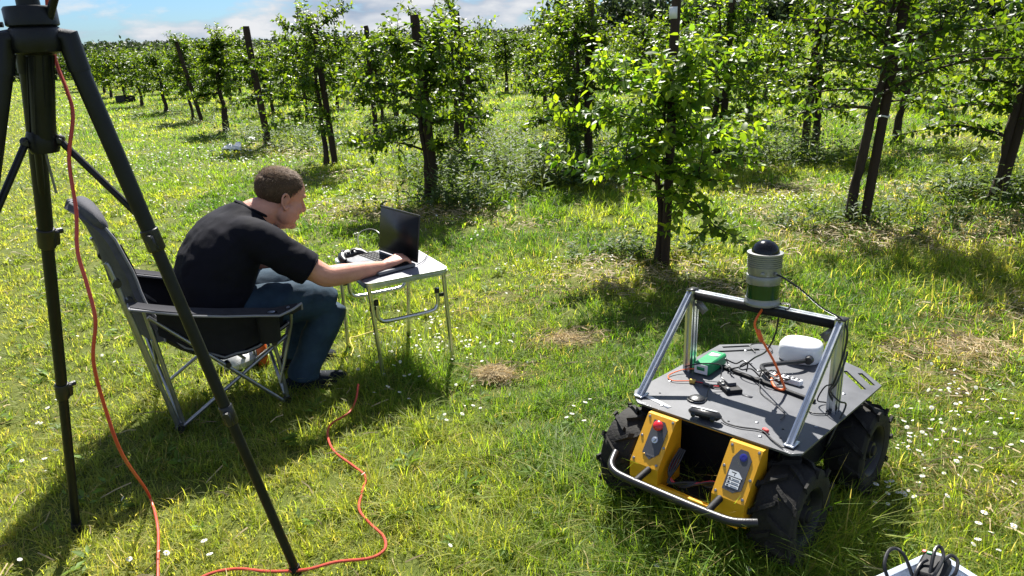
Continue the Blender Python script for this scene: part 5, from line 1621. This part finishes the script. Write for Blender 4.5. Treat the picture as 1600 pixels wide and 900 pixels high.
for sy in (-1, 1):
    path = [(-.33, .632), (-.25, .60), (-.12, .555), (0, .522), (.12, .496), (.22, .472), (.28, .468), (.325, .476)]
    rows = []
    for k, (t, z) in enumerate(path):
        w = .05 if k < 6 else (.058 if k == 6 else .03)
        rows.append([(t + (.008 if k == 7 else 0) * (1 - abs(q)), sy * .315 + q * w, z - .012 * (1 - q * q) + (.022 * (q < -.9) if sy < 0 and k >= 6 else 0)) for q in np.linspace(-1, 1, 7)])
    arm, _ = sheet(rows, .009, 'armrest', MT['fabricmid'], chair)
    edge_pipe(rows, .0055, arm)
    b = MB(); b.lathe([(.016, 0), (.016, .003), (.008, .004), (.003, .0035)], (.20, sy * .315, .478), 16); b.build('rivet', MT['steel'], arm)
    rows = []
    for k in range(9):
        t = -.24 + .50 * k / 8
        za = float(np.interp(t, [p[0] for p in path], [p[1] for p in path])) - .008
        zb = float(np.interp(t, [-.25, -.14, 0, .1, .2, .29], [.47, .37, .305, .31, .345, .40]))
        rows.append([(t, sy * (.315 + (.24 - .315) * q - .012 * math.sin(PI * q)), za + (zb - za) * q) for q in np.linspace(0, 1, 5)])
    sheet(rows, .004, 'side_panel', MT['fabricdark'], chair)
b = MB()
b.lathe([(.040, .350), (.045, .352), (.048, .47), (.050, .475), (.046, .476), (.043, .36), (.01, .356)], (.18, -.318, 0), 18, sx=1.0, sy=.75)
b.build('cup_holder', MT['blackmatt'], chair)
TUBES = []
for sy in (-1, 1):
    o = sy * .25
    for nm_, pts, r in (('rear_pole', [(-.375, sy * .25, .80), (-.352, sy * .255, .718), (-.238, o, .035)], .0095),
                       ('rear_leg', [(-.278, sy * .235, .61), (-.215, sy * .235, .045)], .0095),
                       ('side_brace', [(-.268, sy * .262, .555), (.212, sy * .262, .025)], .0085),
                       ('side_brace', [(-.222, sy * .244, .035), (.272, sy * .244, .331)], .0085),
                       ('front_leg', [(.205, sy * .255, .33), (.222, sy * .258, .15), (.230, sy * .26, .03)], .0085),
                       ('arm_support', [(.205, sy * .262, .12), (.262, sy * .27, .30), (.285, sy * .30, .42), (.275, sy * .312, .484)], .0075)):
        b = MB(); b.tube(pts, r, 10, 4); b.build(nm_, MT['steel'], chair)
    for (x, z, r) in ((-.35, .715, .017), (-.318, .632, .017), (-.235, .04, .018), (.228, .03, .016), (.0, .27, .012), (.205, .32, .014)):
        b = MB(); b.tube([(x, sy * .235, z), (x, sy * .275, z)], r, 10); b.build('joint', MT['blackplastic'], chair)
for (xa, xb, z0_, z1_) in ((-.225, -.265, .05, .45), (.222, .265, .05, .33)):
    for sy in (-1, 1):
        b = MB(); b.tube([(xa, -sy * .24, z0_), (xb, sy * .24, z1_)], .008, 8); b.build('cross_brace', MT['steel'], chair)

# ------------------------------------------------------------------ the man
man = empty('person', CO, (0, 0, CYAW), 'man in black t-shirt and jeans sitting bent forward, right hand on the mouse', 'person')
HO = Vector((.392, .0, .898))
HR = (Matrix.Rotation(rad(6), 3, 'Z') @ Matrix.Rotation(rad(24), 3, 'Y'))
HS = 1.08
def hd(x, y, z): return HO + HR @ (Vector((x, y, z)) * HS)
def hball(b, c, r, rot=None, n=18, m=12):
    q = HR if rot is None else HR @ rot.to_matrix()
    b.ball(hd(*c), tuple(k * HS for k in r), n, m, q)
sk = MB()
hball(sk, (-.012, 0, .043), (.101, .080, .082), n=28, m=18)
hball(sk, (.022, 0, .040), (.078, .070, .076), n=24, m=16)
hball(sk, (.038, 0, -.022), (.062, .065, .088), n=24, m=16)
hball(sk, (.040, 0, -.073), (.054, .062, .038))
hball(sk, (.078, 0, -.096), (.024, .028, .020))
hball(sk, (.022, 0, -.092), (.060, .056, .034))          # soft underside of the chin
for s in (-1, 1):
    hball(sk, (.062, s * .040, -.024), (.032, .028, .030))
    hball(sk, (.026, s * .056, -.055), (.048, .024, .042))
    hball(sk, (.084, s * .028, .038), (.017, .028, .011), Euler((0, 0, s * .3)))
    hball(sk, (.106, s * .011, -.026), (.011, .009, .008))
    # ear: rim, lobe and bowl
    ec = Vector((-.008, s * .079, -.004))
    ring = [Vector((ec.x + .019 * math.cos(a) - .006 * math.sin(a), ec.y + s * (.008 + .006 * math.cos(a + 2.6)), ec.z + .031 * math.sin(a))) for a in np.linspace(.2, 2 * PI - .5, 14)]
    sk.tube([hd(*p) for p in ring], [.0055 * HS] * 14, 7)
    hball(sk, (ec.x + .002, ec.y - s * .002, ec.z), (.016, .007, .025), Euler((0, 0, s * .25)))
    hball(sk, (ec.x + .006, ec.y + s * .002, ec.z - .028), (.009, .005, .010))
sk.tube([hd(.088, 0, .032), hd(.103, 0, .008), hd(.118, 0, -.016), hd(.112, 0, -.028)], [.0085 * HS, .0095 * HS, .0125 * HS, .010 * HS], 10, 4)
hball(sk, (.098, 0, -.053), (.010, .022, .0055))
hball(sk, (.096, 0, -.064), (.010, .020, .0060))
# neck and trunk
sk.tube([(.17, 0, .78), (.245, 0, .835), hd(-.020, 0, -.045), hd(-.012, 0, .01)], [.095, .074, .068, .060], 20, 4)
sk.tube([(.03, 0, .42), (.02, 0, .53), (.055, 0, .63), (.105, 0, .71), (.16, 0, .765), (.20, 0, .80)], [.13, .135, .135, .13, .115, .09], 18, 3)
def limb(b, pts, r, n=14, sub=4): b.tube(pts, r, n, sub)
RS, RE, RW_ = Vector((.235, -.205, .765)), Vector((.468, -.285, .578)), Vector((.775, -.212, .540))
limb(sk, [(.17, -.10, .78), RS, RS.lerp(RE, .5) + Vector((-.004, 0, -.002)), RE], [.075, .072, .058, .049])
limb(sk, [RS.lerp(RE, .8), RE, RE.lerp(RW_, .28) + Vector((0, 0, -.004)), RE.lerp(RW_, .7), RW_, RW_ + Vector((.03, .003, .004))], [.050, .050, .0495, .038, .029, .028])
LS, LE, LW = Vector((.235, .205, .765)), Vector((.30, .285, .545)), Vector((.44, .12, .535))
limb(sk, [(.17, .10, .78), LS, LS.lerp(LE, .5), LE], [.075, .072, .058, .047])
limb(sk, [LS.lerp(LE, .85), LE, LE.lerp(LW, .3), LE.lerp(LW, .7), LW], [.047, .047, .046, .036, .029])
def hand(b, W0, fwd, lat, up, curl, thumb_side):
    """Palm, four bent fingers of unequal length and a thumb leaving the palm's side."""
    fwd, lat, up = fwd.normalized(), lat.normalized(), up.normalized()
    k = 1.08
    A = lambda f, l, u: W0 + (fwd * f + lat * l + up * u) * k
    rg = []
    for (f, w, h, u) in ((-.012, .024, .020, 0), (.018, .030, .019, .002), (.045, .038, .0175, .004), (.072, .041, .0155, .005), (.088, .040, .0125, .003)):
        rg.append([A(f, w * math.cos(a) * (1.0), u + h * math.sin(a)) for a in np.linspace(0, 2 * PI, 15)[:-1]])
    b.rings(rg)
    for i, (l0, ln) in enumerate(((.033, .072), (.0115, .082), (-.0105, .076), (-.032, .060))):
        l0 *= thumb_side
        root = A(.074, l0 * .92, .005)
        p1 = A(.088, l0, .008)
        c1, c2, c3 = curl[0] + .06 * i, curl[1] + .05 * (i % 2), curl[2]
        sp = l0 * .14
        def stepv(p, L, ang): return p + (fwd * math.cos(ang) - up * math.sin(ang) + lat * sp / ln * .5) * L * k
        p2 = stepv(p1, ln * .46, c1); p3 = stepv(p2, ln * .31, c1 + c2); p4 = stepv(p3, ln * .23, c1 + c2 + c3)
        b.tube([root, p1, p1.lerp(p2, .5), p2, p2.lerp(p3, .5), p3, p4], [.0102, .0098, .0084, .0088, .0076, .0078, .0062], 10, 2)
        b.ball(p4, .0066, 8, 6)
    t0, t1 = A(.012, thumb_side * .024, -.004), A(.040, thumb_side * .046, -.008)
    t2, t3 = A(.064, thumb_side * .056, -.014), A(.086, thumb_side * .052, -.019)
    b.tube([t0, t1, t2, t3], [.0155, .0130, .0110, .0078], 10, 4)
    b.ball(t3, .0079, 8, 6)
hand(sk, RW_ + Vector((.008, .002, .003)), Vector((1, .12, .17)), Vector((-.12, 1, .12)), Vector((-.17, -.12, 1)), (.42, .55, .35), 1)
hand(sk, LW + Vector((.004, -.004, -.002)), Vector((.7, -.6, -.05)), Vector((-.6, -.7, .1)), Vector((0, .1, 1)), (.25, .4, .3), 1)
# legs inside the jeans, feet
for s, kn, an in ((-1, Vector((.525, -.155, .395)), Vector((.348, -.15, .09))), (1, Vector((.535, .145, .40)), Vector((.405, .135, .09)))):
    sk.tube([(.05, s * .10, .40), (.30, s * .12, .435), kn], [.085, .078, .055], 12, 3)
    sk.tube([kn, kn.lerp(an, .35), an, an + Vector((.0, 0, -.03))], [.053, .052, .036, .036], 12, 3)
    sk.tube([an + Vector((-.03, 0, -.04)), an + Vector((.02, 0, -.048)), an + Vector((.07, 0, -.056))], [.024, .022, .014], 10, 3)
bm_ = remesh(sk, .004, 6, 'person_body', .5)
bm_.materials.clear(); bm_.materials.append(MT['skin'])
# creases: mouth line and eye sockets pressed in
co = np.zeros(len(bm_.vertices) * 3, np.float32); bm_.vertices.foreach_get('co', co); co = co.reshape(-1, 3)
def press(c, r, d):
    global co
    c = np.array(c); dd = np.linalg.norm((co - c), axis=1)
    w = np.exp(-(dd / r) ** 2)[:, None]
    co = co + np.array(HR @ Vector((-1, 0, 0))) * w * d
for s in (-1, 1): press(hd(.088, s * .031, .018), .016, .008)
for y in np.linspace(-.02, .02, 6): press(hd(.104, y, -.0585), .005, .0022)
bm_.vertices.foreach_set('co', co.astype(np.float32).ravel()); bm_.update()
body = link('body', bm_, man)
for s in (-1, 1):
    b = MB(); b.ball(hd(.066, s * .030, .016), .0125 * HS, 14, 10); eye = b.build('eye', MT['white'], man)
    b = MB(); b.ball(hd(.0742, s * .0308, .015), .0052 * HS, 10, 8); b.build('iris', MT['blackplastic'], eye)

# t-shirt
sh = MB()
def torso_rings(sp, n=30, e=.85):
    P_ = [Vector((t, 0, z)) for (t, z, a, w) in sp]
    rg = []
    for i, (t, z, a, w) in enumerate(sp):
        d = (P_[min(i + 1, len(P_) - 1)] - P_[max(i - 1, 0)]).normalized()
        f = Vector((d.z, 0, -d.x))
        r = []
        for k in range(n):
            c_, s_ = math.cos(2 * PI * k / n), math.sin(2 * PI * k / n)
            r.append(P_[i] + f * (a * math.copysign(abs(c_) ** e, c_)) + Vector((0, 1, 0)) * (w * math.copysign(abs(s_) ** e, s_)))
        rg.append(r)
    return rg
sh.rings(torso_rings([(.035, .355, .150, .205), (.030, .42, .158, .212), (.030, .50, .160, .228), (.045, .575, .160, .231), (.075, .645, .156, .235), (.112, .705, .149, .237), (.150, .752, .136, .230), (.190, .792, .112, .190), (.226, .822, .094, .135), (.255, .846, .082, .095), (.268, .858, .078, .082)]))
sh.tube([(.15, -.10, .775), (.225, -.19, .772), RS.lerp(RE, .30) + Vector((0, 0, -.010)), RS.lerp(RE, .60) + Vector((.004, 0, -.014)), RS.lerp(RE, .72) + Vector((.004, 0, -.014))], [.090, .088, .080, .076, .075], 20, 4)
sh.tube([(.15, .10, .775), (.225, .19, .772), LS.lerp(LE, .30), LS.lerp(LE, .60), LS.lerp(LE, .66)], [.095, .094, .086, .083, .082], 20, 4)
sm_ = remesh(sh, .010, 9, 'shirt', .5)
co = np.zeros(len(sm_.vertices) * 3, np.float32); sm_.vertices.foreach_get('co', co); co = co.reshape(-1, 3)
nr = np.zeros(len(sm_.vertices) * 3, np.float32); sm_.vertices.foreach_get('normal', nr); nr = nr.reshape(-1, 3)
dsp = np.zeros(len(co), np.float32)
for i, p in enumerate(co):
    v = Vector(p)
    q = Vector((v.x * 1.0 + v.z * .55, v.y * .9, v.z * 1.5 - v.x * .6))
    r_ = 1 - abs(noise.noise(q * 9.0)) * 2
    r2_ = 1 - abs(noise.noise(q * 21.0 + Vector((3, 1, 7)))) * 2
    dsp[i] = .0046 * r_ + .0016 * r2_
co = co + nr * dsp[:, None]
sm_.vertices.foreach_set('co', co.astype(np.float32).ravel()); sm_.update()
sm_.materials.clear(); sm_.materials.append(MT['shirt'])
shirt = link('t_shirt', sm_, man)
b = MB()
cr = []
for k in range(28):
    a = 2 * PI * k / 28
    cr.append(Vector((.268 + .075 * math.cos(a) * .9, .079 * math.sin(a), .866 - .075 * math.cos(a) * .62)))
b.tube(cr, .007, 7, closed=True); b.build('collar', MT['shirt'], shirt)
# sleeve hem
b = MB()
ax_ = (RE - RS).normalized(); u_ = ax_.orthogonal().normalized(); v_ = ax_.cross(u_)
b.tube([RS.lerp(RE, .715) + Vector((.004, 0, -.014)) + (u_ * math.cos(a) + v_ * math.sin(a)) * .0715 for a in np.linspace(0, 2 * PI, 25)[:-1]], .0045, 6, closed=True)
b.build('sleeve_hem', MT['shirt'], shirt)

# jeans
jn = MB()
jn.ball((.05, 0, .385), (.165, .205, .125), 24, 14)
for s, kn, an in ((-1, Vector((.522, -.155, .395)), Vector((.352, -.15, .10))), (1, Vector((.532, .145, .40)), Vector((.410, .135, .10)))):
    jn.tube([(.06, s * .105, .405), (.20, s * .115, .432), (.36, s * .13, .440), (.47, s * .148, .418), kn], [.118, .112, .096, .083, .074], 18, 4)
    jn.tube([kn + Vector((.0, 0, .006)), kn.lerp(an, .2) + Vector((.004, 0, 0)), kn.lerp(an, .5) + Vector((-.002, 0, 0)), kn.lerp(an, .8), an, an + Vector((-.008, 0, -.04))], [.074, .076, .074, .069, .069, .071], 18, 4)
jm = remesh(jn, .009, 7, 'jeans', .5)
co = np.zeros(len(jm.vertices) * 3, np.float32); jm.vertices.foreach_get('co', co); co = co.reshape(-1, 3)
nr = np.zeros(len(jm.vertices) * 3, np.float32); jm.vertices.foreach_get('normal', nr); nr = nr.reshape(-1, 3)
dsp = np.array([.0055 * (1 - 2 * abs(noise.noise(Vector((p[0] * 5 + p[2] * 4, p[1] * 7, p[2] * 14 - p[0] * 9))))) + .002 * noise.noise(Vector(p) * 40) for p in co], np.float32)
co = co + nr * dsp[:, None]
jm.vertices.foreach_set('co', co.astype(np.float32).ravel()); jm.update()
jm.materials.clear(); jm.materials.append(MT['jeans'])
link('jeans', jm, man)
# shoes
for s, an in ((-1, Vector((.348, -.15, 0))), (1, Vector((.405, .135, 0)))):
    b = MB()
    sec = [(-.085, .026, .075), (-.06, .036, .085), (-.01, .040, .098), (.05, .042, .082), (.10, .047, .064), (.15, .047, .050), (.19, .036, .040), (.205, .014, .028)]
    rg = []
    for (x, w, h) in sec:
        rg.append([an + Vector((x, w * math.copysign(abs(math.cos(a)) ** .7, math.cos(a)), .018 + (h - .018) * max(0, math.sin(a)) ** .8 if math.sin(a) > 0 else .016)) for a in np.linspace(0, 2 * PI, 19)[:-1]])
    b.rings(rg); shoe = b.build('shoe', MT['shoe'], man, angle=60)
    b = MB()
    ol = [(an.x + x, an.y + w * 1.06) for (x, w, h) in sec] + [(an.x + x, an.y - w * 1.06) for (x, w, h) in sec[::-1]]
    b.prism(ol[::-1], .0, .020); b.build('sole', MT['sole'], shoe)
    b = MB()
    for k in range(4): b.tube([an + Vector((.03 + k * .022, -.02, .092 - k * .011)), an + Vector((.036 + k * .022, 0, .097 - k * .011)), an + Vector((.03 + k * .022, .02, .092 - k * .011))], .003, 5, 3)
    b.build('laces', MT['slategrey'], shoe)

# hair: a cropped cap plus short strands following the head
def hairy(p):
    x, y, z = p
    lim = -.052 if x < -.045 else (-.052 + (x + .045) / .05 * .062 if x < .005 else .010 + max(0, x - .005) * 1.15)
    if x > .015: lim += .012 * (1 - min(1, abs(y) / .05))
    lim += .007 * noise.noise(Vector((x, y, z)) * 75)
    return z > lim
hb = MB()
V_, F_ids = [], []
n, m = 56, 40
for i in range(m + 1):
    a = -PI / 2 + PI * min(max(i / m, .004), .996)
    for k in range(n):
        d = Vector((math.cos(a) * math.cos(2 * PI * k / n), math.cos(a) * math.sin(2 * PI * k / n), math.sin(a)))
        p1 = Vector((-.012 + .1045 * d.x, .0835 * d.y, .043 + .0865 * d.z))
        V_.append(p1)
for i in range(m):
    for k in range(n):
        f = (i * n + k, i * n + (k + 1) % n, (i + 1) * n + (k + 1) % n, (i + 1) * n + k)
        if all(hairy(V_[q]) for q in f): F_ids.append(f)
us = sorted({q for f in F_ids for q in f}); mp_ = {q: i for i, q in enumerate(us)}
outer = [V_[q] + (V_[q] - Vector((-.012, 0, .043))).normalized() * (.002 + .003 * noise.noise(V_[q] * 60) + .006 * max(0, noise.noise(V_[q] * 28 + Vector((4, 2, 1)))) * (V_[q].z > .07)) for q in us]
inner = [V_[q] - (V_[q] - Vector((-.012, 0, .043))).normalized() * .006 for q in us]
fo = [tuple(mp_[q] for q in f) for f in F_ids]
fi = [tuple(reversed([q + len(us) for q in f])) for f in fo]
ec = {}
for f in fo:
    for a_, b_ in zip(f, f[1:] + f[:1]): ec[(a_, b_)] = 1
fe = [(b_, a_, a_ + len(us), b_ + len(us)) for (a_, b_) in ec if (b_, a_) not in ec]
hb.add([hd(*p) for p in outer] + [hd(*p) for p in inner], fo + fi + fe)
hair = hb.build('hair', MT['hair'], man, angle=80)
r_ = np.random.RandomState(21)
pts, dirs, nrms = [], [], []
while len(pts) < 9000:
    d = r_.normal(0, 1, 3); d /= np.linalg.norm(d)
    p = np.array([-.012 + .1045 * d[0], .0835 * d[1], .043 + .0865 * d[2]])
    if not hairy(p + r_.normal(0, .004, 3)): continue
    nn_ = Vector((d[0] / .1045, d[1] / .0825, d[2] / .0925)).normalized()
    flow = Vector((.9, .25 * np.sign(d[1]), -.1)) if d[2] > .35 else Vector((-.35, 0, -1))
    flow = flow - nn_ * flow.dot(nn_)
    flow = (flow.normalized() + nn_ * (r_.uniform(.25, .75) if d[2] > .3 else r_.uniform(.08, .3)) + Vector(r_.normal(0, .25, 3))).normalized()
    pts.append(hd(*p)); dirs.append(HR @ flow); nrms.append(HR @ nn_)
pts, dirs, nrms = np.array(pts), np.array(dirs), np.array(nrms)
Lh = r_.uniform(.006, .014, len(pts)) * (1 + 1.0 * (nrms[:, 2] > .5))
sd_ = np.cross(dirs, nrms); sd_ /= np.linalg.norm(sd_, axis=1, keepdims=True)
wv = .0008
VV = np.stack([pts - sd_ * wv, pts + sd_ * wv, pts + dirs * (Lh * .6)[:, None] - sd_ * wv * .7, pts + dirs * (Lh * .6)[:, None] + sd_ * wv * .7, pts + dirs * Lh[:, None] - nrms * .002], 1)
tr_ = np.array([(0, 1, 3), (0, 3, 2), (2, 3, 4)])
T_ = (np.arange(len(pts))[:, None, None] * 5 + tr_[None]).reshape(-1, 3)
k_ = np.clip(.25 + .75 * nrms[:, 2:3] + r_.normal(0, .3, (len(pts), 1)), 0, 1)  # upward strands mixed paler: the sheen on top is put into their colour
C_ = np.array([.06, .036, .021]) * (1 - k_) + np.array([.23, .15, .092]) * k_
MT['strand'] = leaf_mat('hair_strand', .1, .6, (1, 1, 1), .15, 1.0)
st_ = link('strands', tri_mesh('strands', VV.reshape(-1, 3), T_, MT['strand'], np.repeat(C_[:, None], 5, 1).reshape(-1, 3)), hair)
st_['kind'] = 'stuff'
for s in (-1, 1):
    b = MB()
    for k in range(9): b.tube([hd(.092 - .0022 * k, s * (.014 + .004 * k), .040 + .0012 * k), hd(.097 - .003 * k, s * (.018 + .0042 * k), .046)], .0011, 4)
    b.build('eyebrow', MT['hair'], man)
